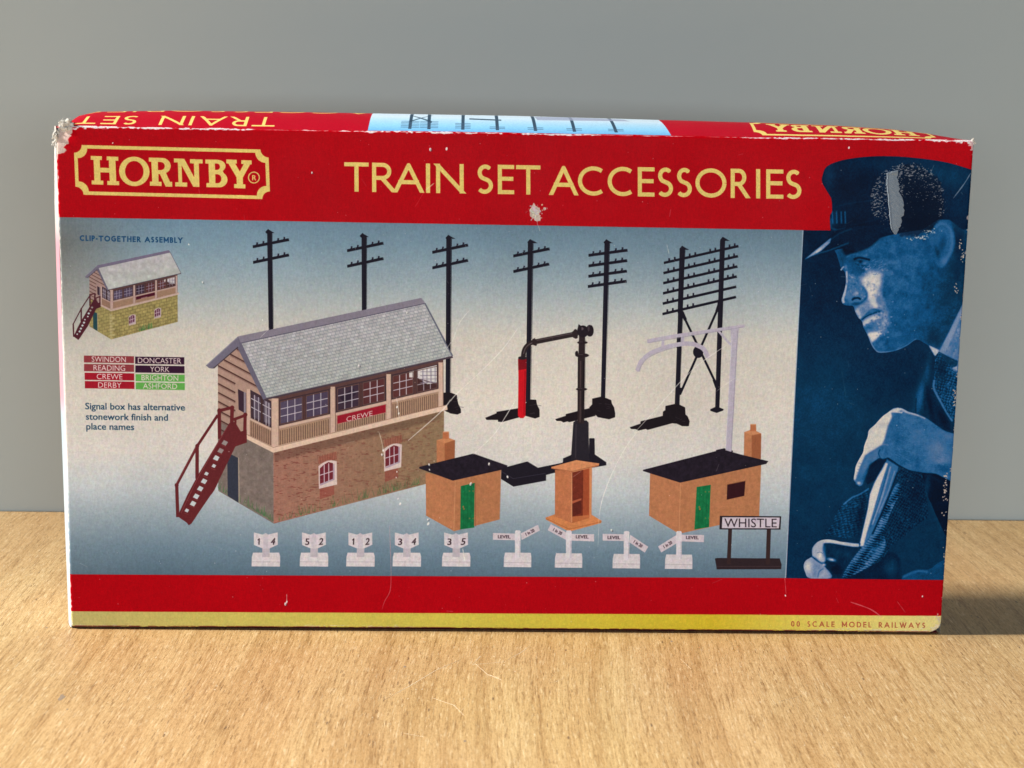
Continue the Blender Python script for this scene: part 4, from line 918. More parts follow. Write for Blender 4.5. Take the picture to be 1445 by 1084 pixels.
scratch([(640, 557), (655, 590), (668, 614)], .8, a=.3); scratch([(896, 608), (880, 630), (862, 664), (848, 700), (843, 724)], 1.5, a=.8); scratch([(843, 724), (842, 745), (841, 770)], .9, a=.4)
scratch([(1024, 485), (998, 502), (975, 520), (948, 548), (915, 585), (890, 612)], 1.4, a=.7); scratch([(1064, 516), (1030, 535), (1008, 551)], .9, a=.5); scratch([(1024, 484), (1026, 500)], .8, a=.6)
scratch([(547, 740), (548, 770), (549, 800), (548, 830), (540, 846), (536, 858)], 1.1, (214, 150, 150), .55); scratch([(650, 772), (654, 792)], 1.3, a=.8)
scratch([(939, 344), (942, 357)], .9, a=.6); scratch([(380, 462), (366, 476)], .9, a=.5); scratch([(108, 562), (104, 580), (105, 584)], 1.0, a=.6)
scratch([(114, 612), (120, 640)], .7, a=.3); scratch([(1368, 242), (1358, 258), (1343, 278)], 1.6, (150, 160, 178), .7)
scratch([(600, 268), (612, 258)], 1.6, (230, 214, 160), .8); scratch([(598, 270), (590, 284), (585, 292)], .8, (214, 90, 90), .5)
scratch([(1198, 847), (1226, 857), (1243, 869)], 1.8, (226, 150, 150), .6); scratch([(1264, 846), (1276, 862)], 1.2, (214, 120, 120), .5); scratch([(1105, 812), (1107, 836)], .9, (230, 150, 150), .6)
scratch([(1142, 480), (1160, 500)], 1.0, (8, 30, 56), .6); scratch([(1186, 520), (1192, 560)], 1.2, (60, 110, 130), .25); scratch([(1050, 322), (1080, 420)], .7, a=.12)
scratch([(533, 608), (538, 628), (540, 648)], 1.2, a=.55); scratch([(558, 560), (560, 575), (562, 590)], 1.3, a=.6); scratch([(402, 836), (402, 850)], 1.1, a=.7)
for x, y in ((558.5, 573), (561, 582), (538.8, 634), (537, 640), (558, 664), (557, 672), (559, 702), (562, 709), (601, 731), (601.5, 737), (603.5, 654), (604, 661), (688, 653), (662, 681), (714, 671), (402, 847), (400, 850), (1106, 838), (1300, 839), (505, 515), (573, 440), (369, 451), (1196, 207), (160, 203), (607, 211), (630, 210), (266, 345), (285, 398), (440, 244), (860, 746)):
    k = RND.uniform(.8, 1.9)
    F.disc(x, y, k*.8, k*1.3, (238, 236, 230), .95, ang=RND.uniform(-.5, .5))
    if RND.random() < .5: F.disc(x+1.5, y+1.2, k, k, (60, 54, 60), .4)
for _ in range(420):
    x, y = RND.uniform(85, 1368), RND.uniform(190, 885); F.disc(x, y, RND.uniform(.35, .8), RND.uniform(.35, .8), (232, 226, 222), RND.uniform(.15, .55))
for _ in range(60):
    x, y = RND.uniform(90, 1360), RND.uniform(200, 880); a = RND.uniform(0, 6.28); l = RND.uniform(3, 16)
    F.stroke([(x, y), (x+math.cos(a)*l, y+math.sin(a)*l)], .7, (230, 222, 218), RND.uniform(.08, .3))
# worn folds: top (white wear with glints painted in), left, right, bottom
uu = (np.arange(CW)+.5)/CW; vv = (np.arange(CH)+.5)/CH; mmx = W*1000; mmy = H*1000
du = (uu*mmx)[None, :]; dv = (vv*mmy)[:, None]
n1 = fbm(CH, CW, 60, 41, 5, .4)+.0; n2 = vnoise(CH, CW, 2.5, 7, 42)*.5+vnoise(CH, CW, 5, 26, 43)*.5
band = np.interp(uu, [0, .03, .06, .10, .13, .20, .22, .30, .345, .37, .42, .46, .52, .56, .6, .64, .70, .74, .80, .83, .86, .88, .95, .985, 1], [2.6, 2, 1.1, .9, .9, .9, .1, .6, 1.0, .95, 1.05, .5, .9, .8, .2, .4, .1, .3, .9, .7, .9, .5, .9, 1.2, 2.0])[None, :]
topw = np.clip((band*.8*(.2+1.8*(n2-.34)) - np.abs(dv-.35))*5, 0, 1)*(dv < 3.0)
F.put(slice(0, 60), slice(0, CW), topw[:60]*.95, (222, 216, 212))
lw = np.clip(((.20+.7*(n2.T[:, :1] if False else vnoise(CH, 1, 9, 1, 44)))-du+.4*(n1-.5))*3, 0, 1)
F.put(slice(0, CH), slice(0, 30), lw[:, :30]*.8, (206, 198, 188))
rwn = vnoise(CH, 1, 14, 1, 46)*.6+vnoise(CH, 1, 4, 1, 47)*.4
rw = np.clip(((rwn-.62)*4.2-(mmx-du)+.6*(n2-.5))*3, 0, 1)
F.put(slice(0, CH), slice(CW-40, CW), rw[:, -40:]*.8, (196, 176, 168))
bwk = np.interp(uu, [0, .05, .2, .27, .38, .42, .6, .8, .86, 1], [1.2, .9, .5, 1.3, 1.3, .5, .5, .7, 1.5, 1.6])[None, :]
bw = np.clip(((n2-.30)*3.6*bwk+.2-(mmy-dv))*1.3, 0, 1)
F.put(slice(CH-40, CH), slice(0, CW), bw[-40:]*.62, (222, 208, 182))
F.put(slice(CH-7, CH), slice(0, CW), np.clip((n2[-7:]-.35)*6, 0, 1)*.8, (120, 52, 40))
for (x, y, q) in ((1353, 343, 9), (1356, 362, 12), (1347, 404, 8), (1346.5, 552, 9), (1345, 566, 10), (1333, 672, 12), (1332, 684, 14), (1332, 696, 8), (1330, 722, 5), (1330, 780, 5), (1322, 868, 10)):
    for _ in range(q): F.disc(x+RND.gauss(0, 1.5), y+RND.gauss(0, 3.6), RND.uniform(.4, 1.2), RND.uniform(.5, 1.6), (206, 184, 168), .8, ang=RND.uniform(0, 3))
cb = np.clip((5.0*(.55+.9*n2)-np.hypot((mmx-du)*1.0, (mmy-dv)*.9))*1.2, 0, 1)
F.put(slice(CH-120, CH), slice(CW-120, CW), cb[-120:, -120:]*.75, (224, 214, 184))
# crushed corner
cr_ = np.clip((7.5*(.6+.9*n1)-np.sqrt(du*du*1.7+dv*dv*.55))*2, 0, 1)
F.put(slice(0, 160), slice(0, 160), cr_[:160, :160]*.9, (204, 196, 180))
cr2 = np.clip((2.8*(.5+.9*n2)-np.sqrt((mmx-du)**2*1.4+dv*dv*.3))*2, 0, 1)
F.put(slice(0, 160), slice(CW-160, CW), cr2[:160, -160:]*.85, (216, 200, 196))
# paper weave and blotches
wv = (vnoise(CH, CW, 9, 3.2, 51)-.5)*.040 + (vnoise(CH, CW, 3.2, 9, 52)-.5)*.024 + (vnoise(CH, CW, 3.4, 3.4, 53)-.5)*.038 + (vnoise(CH, CW, 1.6, 1.6, 55)-.5)*.04 + (fbm(CH, CW, 260, 54, 4)-.5)*.07
chroma = np.stack([vnoise(CH, CW, 7, 7, 56+k)-.5 for k in range(3)], -1)*.028
lumv = F.c.mean(-1, keepdims=True)
F.c = F.c*(1+wv[..., None]*1.25+chroma*(.4+lumv)) + wv[..., None]*.05
F.c = np.clip(F.c, 0, 1)

# ------------------------------------------------------------------ top sheet: (photo x across, millimetres of depth)
TWp, THp = 2600, 366
Tp = Sheet(TWp, THp, [(79, 52), (1373, 52), (1373, 0), (79, 0)])     # y here = mm from the front fold
Tp.c[:] = np.array((176, 10, 34), np.float32)/255
tb = lambda px, py: np.stack([np.interp(py, [0, 6, 16, 52], np.array(q, float)/255) for q in ([104, 138, 196, 220], [168, 196, 216, 224], [214, 226, 228, 224])], -1).astype(np.float32)
Tp.poly([(515, -1), (944, -1), (934, 20), (934, 53), (520, 53), (517, 20)], tb)
# lettering turned round to be read from the back; x scale photo px (0.286 mm), y scale mm
def tcaps(text, xr, xl, m0, m1, wt):
    """text starts at xr and runs to xl; letter tops at m0 mm, feet at m1 mm from the front fold"""
    sx = abs(xr-xl); tmp = Sheet(int(sx*2)+8, 80, [(0, 0), (sx, 0), (sx, 40), (0, 40)])
    if text == 'H':
        return
    caps(tmp, text, 1, sx-1, (0, 38), 0, 36, wt, (255, 255, 255), gap=.17, space=.42)
    msk = tmp.c[..., 0]
    wn = Tp.window(xl, m0, xr, m1, 1)
    X = Tp.px[wn]; Y = Tp.py[wn]
    u = (xr-X)/(xr-xl)*(msk.shape[1]-9); v = 2*(2+36*(Y-m0)/(m1-m0))
    ui = np.clip(u.astype(int), 0, msk.shape[1]-2); vi = np.clip(v.astype(int), 0, 78)
    val = msk[vi, ui]*(u >= 0)*(u < msk.shape[1]-9)*(v >= 2)*(v < 78)
    Tp.put(wn[0], wn[1], val, GOLD)
tcaps('TRAIN SET', 384, 103, 3.2, 12.8, 4.6)
tcaps('ACCESSORIES', 520, 105, 20.5, 30.5, 4.6)
def lm(p):   # emblem zoom point -> top sheet, turned round
    u = (p[0]-192)/(1355-192); v = ((p[1]-(p[0]-192)*.0225)-236)/297
    return (1327-u*262, 24.5-v*21.5)
tl = lambda o: [lm(((x-60)*4.25, (y-150)*4.25)) for x, y in frame_loop(o)]
inv = lambda loop: [lm(((x-60)*4.25, (y-150)*4.25)) for x, y in loop]
Tp.poly([tl(0), tl(21)], GOLD)
for loops in ([[(293, 302), (360, 304), (360, 327), (347, 327), (349, 372), (402, 374), (401, 328), (388, 328), (388, 305), (458, 307), (458, 331), (441, 331), (445, 452), (462, 453), (463, 477), (391, 475), (391, 451), (406, 451), (404, 402), (350, 400), (352, 449), (368, 450), (368, 474), (298, 472), (298, 448), (314, 448), (310, 326), (293, 325)]],
              [zR, [(694, 337), (712, 338)]+bowl(712, 362, 23, 24, -90, 90)+[(695, 386)]],
              [[(790, 316), (852, 318), (911, 428), (909, 346), (886, 345), (886, 320), (962, 322), (962, 346), (939, 346), (942, 486), (905, 485), (836, 358), (839, 459), (869, 460), (869, 485), (797, 483), (797, 458), (817, 458), (813, 340), (790, 340)]],
              [zB, [(1035, 346), (1048, 346)]+bowl(1048, 365, 17, 19, -90, 90)+[(1036, 384)], [(1037, 410), (1052, 410)]+bowl(1052, 437, 21, 26, -90, 90)+[(1038, 463)]],
              [[(1103, 321), (1166, 323), (1166, 346), (1157, 347), (1184, 393), (1207, 349), (1193, 348), (1193, 325), (1255, 327), (1255, 351), (1246, 351), (1202, 430), (1203, 469), (1217, 470), (1217, 495), (1149, 492), (1149, 468), (1165, 468), (1164, 428), (1116, 346), (1103, 345)]]):
    Tp.poly([[lm(p) for p in l] for l in loops], GOLD)
Tp.poly([[lm((553+91*math.cos(i/20*math.pi), 394+88*math.sin(i/20*math.pi))) for i in range(40)], [lm((553+55*math.cos(i/20*math.pi), 394+62*math.sin(i/20*math.pi))) for i in range(40)]], GOLD)
# poles printed upside down on the blue panel
for x, dx, n, hh in ((574, 1, 5, 3.4), (601, -1, 5, 3.4), (649, 0, 4, 2.8), (698, -1, 2, 2), (752, -3, 2, 2), (807, -3, 2, 2), (866, -5, 2, 2)):
    Tp.poly([(x-2.3, 3.0), (x+2.3, 3.0), (x+2.3+dx, 24), (x-2.3+dx, 24)], (56, 76, 92))
    for q in range(n):
        y = 4.2+q*1.5; ww = 11 if n < 5 else 13
        Tp.poly([(x-ww, y), (x+ww, y), (x+ww, y+.7), (x-ww, y+.7)], (70, 96, 124), .65)
Tp.poly([(572, 9), (604, 19), (605, 20), (573, 11)], (40, 60, 76), .7); Tp.poly([(604, 9), (572, 19), (572, 20), (605, 11)], (40, 60, 76), .7)
Tp.poly([(658, 14), (704, 13), (704, 14.6), (658, 15.8)], (60, 80, 96)); Tp.poly([(756, 15), (890, 17), (880, 21), (800, 24), (752, 22)], (150, 156, 178), .8)
dvT = (Tp.py)
n3 = vnoise(THp, TWp, 5, 9, 61)*.5+vnoise(THp, TWp, 5, 34, 62)*.5
bT = np.interp((np.arange(TWp)+.5)/TWp, [0, .02, .05, .12, .2, .23, .34, .37, .43, .5, .56, .62, .72, .8, .83, .9, .98, 1], [3, 1.6, .9, 1.0, .8, .1, 1.0, 1.1, .9, .8, 1.1, .2, .2, .8, .5, .8, 1.4, 3])[None, :]
Tp.put(slice(0, THp), slice(0, TWp), np.clip((bT*(.2+1.7*(n3-.32))-dvT*.8)*3, 0, 1)*.9, (224, 220, 216))  # whitened front fold: wear, plus glints put into the colour
Tp.c = np.clip(Tp.c*(1+((vnoise(THp, TWp, 3, 3, 63)-.5)*.06)[..., None]), 0, 1)

def to_image(name, c):
    h, w_ = c.shape[:2]
    im = bpy.data.images.new(name, w_, h, alpha=False); im.colorspace_settings.name = 'sRGB'
    buf = np.ones((h, w_, 4), np.float32); buf[..., :3] = c[::-1]
    im.pixels.foreach_set(buf.ravel()); im.update(); im.pack()
    return im
IMG_F = to_image('front_print', F.c); IMG_T = to_image('top_print', Tp.c)

# ------------------------------------------------------------------ materials
def mat(name, base=(.5, .5, .5), rough=.5, spec=.5):
    m = bpy.data.materials.new(name); m.use_nodes = True; n = m.node_tree.nodes; b = n['Principled BSDF']
    b.inputs['Base Color'].default_value = (*base, 1); b.inputs['Roughness'].default_value = rough; b.inputs['Specular IOR Level'].default_value = spec
    return m, n, m.node_tree.links, b
def print_mat(name, img):
    m, n, l, b = mat(name, rough=.5, spec=.03)
    t = n.new('ShaderNodeTexImage'); t.image = img; t.extension = 'EXTEND'; l.new(t.outputs[0], b.inputs['Base Color'])
    tc = n.new('ShaderNodeTexCoord')
    a = n.new('ShaderNodeTexNoise'); a.inputs['Scale'].default_value = 34; a.inputs['Detail'].default_value = 3; l.new(tc.outputs['Object'], a.inputs[0])
    mp = n.new('ShaderNodeMapping'); mp.inputs['Scale'].default_value = (2600, 600, 380); l.new(tc.outputs['Object'], mp.inputs[0])
    c = n.new('ShaderNodeTexNoise'); c.inputs['Scale'].default_value = 1; c.inputs['Detail'].default_value = 2; l.new(mp.outputs[0], c.inputs[0])
    b1 = n.new('ShaderNodeBump'); b1.inputs['Strength'].default_value = .10; b1.inputs['Distance'].default_value = .004; l.new(a.outputs[0], b1.inputs['Height'])
    b2 = n.new('ShaderNodeBump'); b2.inputs['Strength'].default_value = .10; b2.inputs['Distance'].default_value = .0004; l.new(c.outputs[0], b2.inputs['Height']); l.new(b1.outputs[0], b2.inputs['Normal'])
    l.new(b2.outputs[0], b.inputs['Normal'])
    r = n.new('ShaderNodeMapRange'); r.inputs[3].default_value = .34; r.inputs[4].default_value = .58; l.new(a.outputs[0], r.inputs[0]); l.new(r.outputs[0], b.inputs['Roughness'])
    return m
M_F = print_mat('front_print', IMG_F); M_T = print_mat('top_print', IMG_T)

def ramp(n, stops):
    r = n.new('ShaderNodeValToRGB'); e = r.color_ramp.elements
    e[0].position, e[0].color = stops[0][0], (*stops[0][1], 1); e[1].position, e[1].color = stops[-1][0], (*stops[-1][1], 1)
    for p, c in stops[1:-1]:
        q = e.new(p); q.color = (*c, 1)
    return r
# pulped card
M_C, n, l, b = mat('worn_card', rough=.9, spec=.1)
t = n.new('ShaderNodeTexNoise'); t.inputs['Scale'].default_value = 900; t.inputs['Detail'].default_value = 5
r = ramp(n, [(.3, (.30, .26, .20)), (.55, (.62, .59, .52)), (.75, (.80, .79, .75))]); l.new(t.outputs[0], r.inputs[0]); l.new(r.outputs[0], b.inputs[0])
# peeled paper on the cap
M_P, n, l, b = mat('peeled_paper', rough=.7, spec=.3)
t = n.new('ShaderNodeTexNoise'); t.inputs['Scale'].default_value = 1300; t.inputs['Detail'].default_value = 6
r = ramp(n, [(.3, (.07, .11, .16)), (.52, (.25, .31, .37)), (.72, (.58, .62, .64))]); l.new(t.outputs[0], r.inputs[0]); l.new(r.outputs[0], b.inputs[0])
bp = n.new('ShaderNodeBump'); bp.inputs['Strength'].default_value = .6; bp.inputs['Distance'].default_value = .001; l.new(t.outputs[0], bp.inputs['Height']); l.new(bp.outputs[0], b.inputs['Normal'])
# side panels: red print over blue, paled in the colour as if strongly lit
M_S, n, l, b = mat('side_print', rough=.4, spec=.4)
g = n.new('ShaderNodeNewGeometry'); sp_ = n.new('ShaderNodeSeparateXYZ'); l.new(g.outputs['Position'], sp_.inputs[0])
t = n.new('ShaderNodeTexNoise'); t.inputs['Scale'].default_value = 140
ad = n.new('ShaderNodeMath'); ad.operation = 'MULTIPLY_ADD'; ad.inputs[1].default_value = .012; l.new(t.outputs[0], ad.inputs[0]); l.new(sp_.outputs[2], ad.inputs[2])
mr = n.new('ShaderNodeMapRange'); mr.inputs[1].default_value = 0; mr.inputs[2].default_value = .21; l.new(ad.outputs[0], mr.inputs[0])
r = ramp(n, [(0, (.50, .56, .58)), (.30, (.46, .54, .58)), (.46, (.40, .50, .56)), (.50, (.58, .30, .35)), (.80, (.58, .28, .33)), (.84, (.56, .52, .48)), (1, (.58, .55, .5))]); l.new(mr.outputs[0], r.inputs[0]); l.new(r.outputs[0], b.inputs[0])
M_B, *_ = mat('back_print', (.35, .03, .05), .5, .3)
# oak
M_W, n, l, b = mat('oak_veneer', rough=.42, spec=.38)
tc = n.new('ShaderNodeTexCoord')
def mapped(scale, rot=0.0, loc=(0, 0, 0)):
    mp = n.new('ShaderNodeMapping'); mp.inputs['Scale'].default_value = scale; mp.inputs['Rotation'].default_value = (0, 0, rot); mp.inputs['Location'].default_value = loc
    l.new(wob.outputs[0], mp.inputs[0]); return mp
# slow wander of the grain
wn_ = n.new('ShaderNodeTexNoise'); wn_.inputs['Scale'].default_value = 2.2; wn_.inputs['Detail'].default_value = 2; l.new(tc.outputs['Object'], wn_.inputs[0])
sub = n.new('ShaderNodeVectorMath'); sub.operation = 'SUBTRACT'; sub.inputs[1].default_value = (.5, .5, .5); l.new(wn_.outputs[1], sub.inputs[0])
scl = n.new('ShaderNodeVectorMath'); scl.operation = 'MULTIPLY'; scl.inputs[1].default_value = (.035, .0, 0); l.new(sub.outputs[0], scl.inputs[0])
wob = n.new('ShaderNodeVectorMath'); wob.operation = 'ADD'; l.new(tc.outputs['Object'], wob.inputs[0]); l.new(scl.outputs[0], wob.inputs[1])
def noise(mp, det=4, rough=.55, dist=0):
    t = n.new('ShaderNodeTexNoise'); t.inputs['Scale'].default_value = 1; t.inputs['Detail'].default_value = det; t.inputs['Roughness'].default_value = rough; t.inputs['Distortion'].default_value = dist
    l.new(mp.outputs[0], t.inputs[0]); return t
def scale_(v, k):
    m = n.new('ShaderNodeMath'); m.operation = 'MULTIPLY'; m.inputs[1].default_value = k; l.new(v, m.inputs[0]); return m.outputs[0]
def mixc(fac, a, b_, kind='MIX'):
    m = n.new('ShaderNodeMix'); m.data_type = 'RGBA'; m.blend_type = kind
    for s_, v in ((m.inputs[0], fac), (m.inputs[6], a), (m.inputs[7], b_)):
        if hasattr(v, 'is_output'): l.new(v, s_)
        elif isinstance(v, tuple): s_.default_value = (*v, 1)
        else: s_.default_value = v
    return m.outputs[2]
broad = noise(mapped((34, 3.0, 1)), 5, .62, .2); fine = noise(mapped((720, 34, 1)), 3, .7); hair = noise(mapped((1700, 170, 1)), 3, .65); speck = noise(mapped((1300, 520, 1)), 2, .6); pale_dash = noise(mapped((1150, 120, 1), 0, (4, 4, 0)), 2, .6); figure = noise(mapped((150, 4, 1), 0, (1, 6, 0)), 3, .6); blush = noise(mapped((9, 5, 1), 0, (2, 2, 0)), 3, .5)
c1 = ramp(n, [(.30, (.590, .375, .168)), (.5, (.640, .425, .195)), (.70, (.70, .50, .245))]); l.new(broad.outputs[0], c1.inputs[0])
f1 = ramp(n, [(.33, (.58, .50, .42)), (.45, (.90, .87, .83)), (.60, (1.0, 1.0, 1.0))]); l.new(fine.outputs[0], f1.inputs[0])
f2 = ramp(n, [(.34, (.66, .60, .52)), (.48, (.96, .95, .94)), (.7, (1, 1, 1))]); l.new(hair.outputs[0], f2.inputs[0])
col = mixc(.85, c1.outputs[0], f1.outputs[0], 'MULTIPLY'); col = mixc(.9, col, f2.outputs[0], 'MULTIPLY')
s3 = ramp(n, [(.35, (.80, .77, .72)), (.5, (1, 1, 1)), (.68, (1, 1, 1))]); l.new(speck.outputs[0], s3.inputs[0]); col = mixc(.8, col, s3.outputs[0], 'MULTIPLY')
g3 = ramp(n, [(.56, (0, 0, 0)), (.70, (1, 1, 1))]); l.new(pale_dash.outputs[0], g3.inputs[0]); col = mixc(scale_(g3.outputs[0], .42), col, (.90, .72, .44))  # pale dashes in the grain
f4 = ramp(n, [(.38, (.84, .79, .73)), (.50, (1, 1, 1)), (.7, (1, 1, 1))]); l.new(figure.outputs[0], f4.inputs[0]); col = mixc(.8, col, f4.outputs[0], 'MULTIPLY')
b3 = ramp(n, [(.35, (1.0, .95, .93)), (.5, (1, 1, 1)), (.65, (1, 1.0, .93))]); l.new(blush.outputs[0], b3.inputs[0]); col = mixc(1.0, col, b3.outputs[0], 'MULTIPLY')
def pores(scale, thr, width, loc):
    v = n.new('ShaderNodeTexVoronoi'); v.feature = 'F1'; v.inputs['Scale'].default_value = 1; v.inputs['Randomness'].default_value = 1; mp = mapped(scale, 0, loc); l.new(mp.outputs[0], v.inputs[0])
    near = n.new('ShaderNodeMath'); near.operation = 'LESS_THAN'; near.inputs[1].default_value = width; l.new(v.outputs['Distance'], near.inputs[0])
    s2 = n.new('ShaderNodeSeparateColor'); l.new(v.outputs['Color'], s2.inputs[0])
    pick = n.new('ShaderNodeMath'); pick.operation = 'GREATER_THAN'; pick.inputs[1].default_value = thr; l.new(s2.outputs[0], pick.inputs[0])
    mu = n.new('ShaderNodeMath'); mu.operation = 'MULTIPLY'; l.new(near.outputs[0], mu.inputs[0]); l.new(pick.outputs[0], mu.inputs[1]); return mu.outputs[0]
p1 = pores((760, 95, 1), .20, .20, (0, 0, 0)); p2 = pores((330, 75, 1), .90, .12, (3, 7, 0)); p3 = pores((420, 190, 1), .93, .14, (9, 2, 0))
bands = noise(mapped((34, 1.2, 1), 0, (5, 0, 0)), 3, .5)
br_ = n.new('ShaderNodeMapRange'); br_.inputs[1].default_value = .40; br_.inputs[2].default_value = .58; l.new(bands.outputs[0], br_.inputs[0])
pm1 = n.new('ShaderNodeMath'); pm1.operation = 'MULTIPLY'; l.new(p1, pm1.inputs[0]); l.new(br_.outputs[0], pm1.inputs[1])
col = mixc(scale_(pm1.outputs[0], .62), col, (.22, .115, .045)); col = mixc(scale_(p2, .7), col, (.12, .07, .04)); col = mixc(scale_(p3, .45), col, (.88, .72, .48))
l.new(col, b.inputs[0])
hsum = n.new('ShaderNodeMath'); hsum.operation = 'SUBTRACT'; l.new(fine.outputs[0], hsum.inputs[0]); l.new(pm1.outputs[0], hsum.inputs[1])
bp = n.new('ShaderNodeBump'); bp.inputs['Strength'].default_value = .5; bp.inputs['Distance'].default_value = .0003; l.new(hsum.outputs[0], bp.inputs['Height']); l.new(bp.outputs[0], b.inputs['Normal'])
rr_ = n.new('ShaderNodeMapRange'); rr_.inputs[3].default_value = .34; rr_.inputs[4].default_value = .56; l.new(broad.outputs[0], rr_.inputs[0]); l.new(rr_.outputs[0], b.inputs['Roughness'])
M_SC, *_ = mat('scratch_in_lacquer', (.82, .66, .44), .6, .2)
M_DT, *_ = mat('dent', (.30, .22, .15), .7, .2)
# wall
M_WALL, n, l, b = mat('painted_wall', (.245, .250, .235), .75, .25)
t = n.new('ShaderNodeTexNoise'); t.inputs['Scale'].default_value = 5; t.inputs['Detail'].default_value = 4
r = ramp(n, [(.3, (.362, .385, .352)), (.7, (.388, .410, .376))]); l.new(t.outputs[0], r.inputs[0]); l.new(r.outputs[0], b.inputs[0])
t2 = n.new('ShaderNodeTexNoise'); t2.inputs['Scale'].default_value = 260; bp = n.new('ShaderNodeBump'); bp.inputs['Strength'].default_value = .12; bp.inputs['Distance'].default_value = .0006; l.new(t2.outputs[0], bp.inputs['Height']); l.new(bp.outputs[0], b.inputs['Normal'])

# ------------------------------------------------------------------ geometry
def mesh_obj(name, verts, faces, m, parent=None, uvs=None, smooth_=False):
    me = bpy.data.meshes.new(name); me.from_pydata([tuple(v) for v in verts], [], faces); me.materials.append(m)
    if uvs is not None:
        ul = me.uv_layers.new(name='UVMap'); li = np.empty(len(me.loops), np.int32); me.loops.foreach_get('vertex_index', li)
        ul.data.foreach_set('uv', np.asarray(uvs, np.float32)[li].ravel())
    if smooth_: me.polygons.foreach_set('use_smooth', [True]*len(me.polygons))
    me.update(); o = bpy.data.objects.new(name, me); COL.objects.link(o); o.parent = parent
    return o
def grid(name, us, vs, fn, uvf, m, parent, flip=False, smooth_=True):
    V = []; U = []
    for v in vs:
        for u in us: V.append(fn(u, v)); U.append(uvf(u, v))
    nu = len(us); Fc = []
    for j in range(len(vs)-1):
        for i in range(nu-1):
            q = [j*nu+i, j*nu+i+1, (j+1)*nu+i+1, (j+1)*nu+i]; Fc.append(q[::-1] if flip else q)
    return mesh_obj(name, V, Fc, m, parent, U, smooth_)
def tag(o, label, cat, group=None):
    o['label'] = label; o['category'] = cat
    if group: o['group'] = group

# wall
wl = mesh_obj('wall', [(-3, .198, -.8), (3, .205, -.8), (3, .205, 2.2), (-3, .198, 2.2), (-3, .30, -.8), (3, .30, -.8), (3, .30, 2.2), (-3, .30, 2.2)],
              [(0, 1, 2, 3), (5, 4, 7, 6), (3, 2, 6, 7), (0, 4, 5, 1), (0, 3, 7, 4), (1, 5, 6, 2)], M_WALL)
wl['kind'] = 'structure'
# table
tbl = bpy.data.objects.new('table', None); COL.objects.link(tbl); tbl.location = (0, -.2, -.72)
tag(tbl, 'oak veneered table top with straight grain, set against the plain grey wall', 'table')
def bevel_box(name, x0, x1, y0, y1, z0, z1, bev, m, parent):
    bm = bmesh.new(); bmesh.ops.create_cube(bm, size=1)
    for v in bm.verts: v.co = Vector(((x0+x1)/2+v.co.x*(x1-x0), (y0+y1)/2+v.co.y*(y1-y0), (z0+z1)/2+v.co.z*(z1-z0)))
    bmesh.ops.bevel(bm, geom=bm.edges[:], offset=bev, segments=3, affect='EDGES', profile=.5)
    me = bpy.data.meshes.new(name); bm.to_mesh(me); bm.free(); me.materials.append(m)
    o = bpy.data.objects.new(name, me); COL.objects.link(o)
    o.location = (0, 0, 0)
    if parent: o.parent = parent; o.matrix_parent_inverse = Matrix.Translation(-parent.location)
    return o
bevel_box('tabletop', -.95, .95, -.85, .2000, -.028, 0, .0006, M_W, tbl)
for x in (-.85, .85):
    for y in (-.77, .14): bevel_box('leg', x-.03, x+.03, y-.03, y+.03, -.72, -.0282, .003, M_W, tbl)
# camera-plane helper only used to read off where the scratches lie on the table top
def on_table(px, py):
    y, p, r = CAM['yaw'], CAM['pitch'], CAM['roll']
    fw = Vector((math.sin(y)*math.cos(p), math.cos(y)*math.cos(p), -math.sin(p))); rt = Vector((math.cos(y), -math.sin(y), 0)); up = rt.cross(fw)
    r2 = rt*math.cos(r)+up*math.sin(r); u2 = -rt*math.sin(r)+up*math.cos(r)
    d = fw+r2*((px-722.5)/CAM['f'])+u2*((542-py)/CAM['f']); c = Vector(CAM['loc']); t_ = -c.z/d.z
    q = c+d*t_; return q.x, q.y
def table_scratch(name, pts, w_, m):
    P = [Vector((*on_table(*p), 0)) for p in pts]
    V = []; Fc = []
    for i, p in enumerate(P):
        d = (P[min(i+1, len(P)-1)]-P[max(i-1, 0)]).normalized(); nn = Vector((-d.y, d.x, 0))
        ww = w_*(.25 if i in (0, len(P)-1) else 1)/2
        V += [p+nn*ww+Vector((0, 0, .00002)), p-nn*ww+Vector((0, 0, .00002)), p+Vector((0, 0, .00006))]
        if i: a = (i-1)*3; b_ = i*3; Fc += [(a, b_, b_+2, a+2), (a+2, b_+2, b_+1, a+1)]
    o = mesh_obj(name, V, Fc, m, tbl); o.matrix_parent_inverse = Matrix.Translation(-tbl.location)
for pts in ([(540, 989), (580, 967), (615, 946), (650, 931)], [(714, 934), (667, 938), (678, 926), (668, 937)], [(690, 952), (706, 958)], [(715, 932), (735, 921), (748, 912)], [(670, 936), (688, 952), (708, 960)],
            [(774, 962), (784, 946)], [(775, 964), (795, 958)], [(1100, 990), (1132, 982)], [(1128, 973), (1134, 980)],
            [(664, 900), (663, 925)], [(610, 985), (640, 995), (655, 1010)], [(570, 1035), (598, 1040)], [(960, 930), (975, 944)]):
    table_scratch('scratch', pts, .00028, M_SC)
for (cx, cy, k) in ((87, 984, 3.2), (95, 1001, 1.0), (571, 941, 1.2), (948, 905, 1.3), (1371, 869, 1.0), (66, 886, 1.1), (656, 1046, 1.1)):
    x, y = on_table(cx, cy); V = [(x, y, .00005)]; N = 11
    for i in range(N):
        a = 2*math.pi*i/N; rr1 = k*.00033*RND.uniform(.6, 1.3); V.append((x+rr1*math.cos(a)*1.2, y+rr1*math.sin(a)*2.6, .00002))
    o = mesh_obj('dent', V, [(0, 1+i, 1+(i+1) % N) for i in range(N)], M_DT, tbl); o.matrix_parent_inverse = Matrix.Translation(-tbl.location)

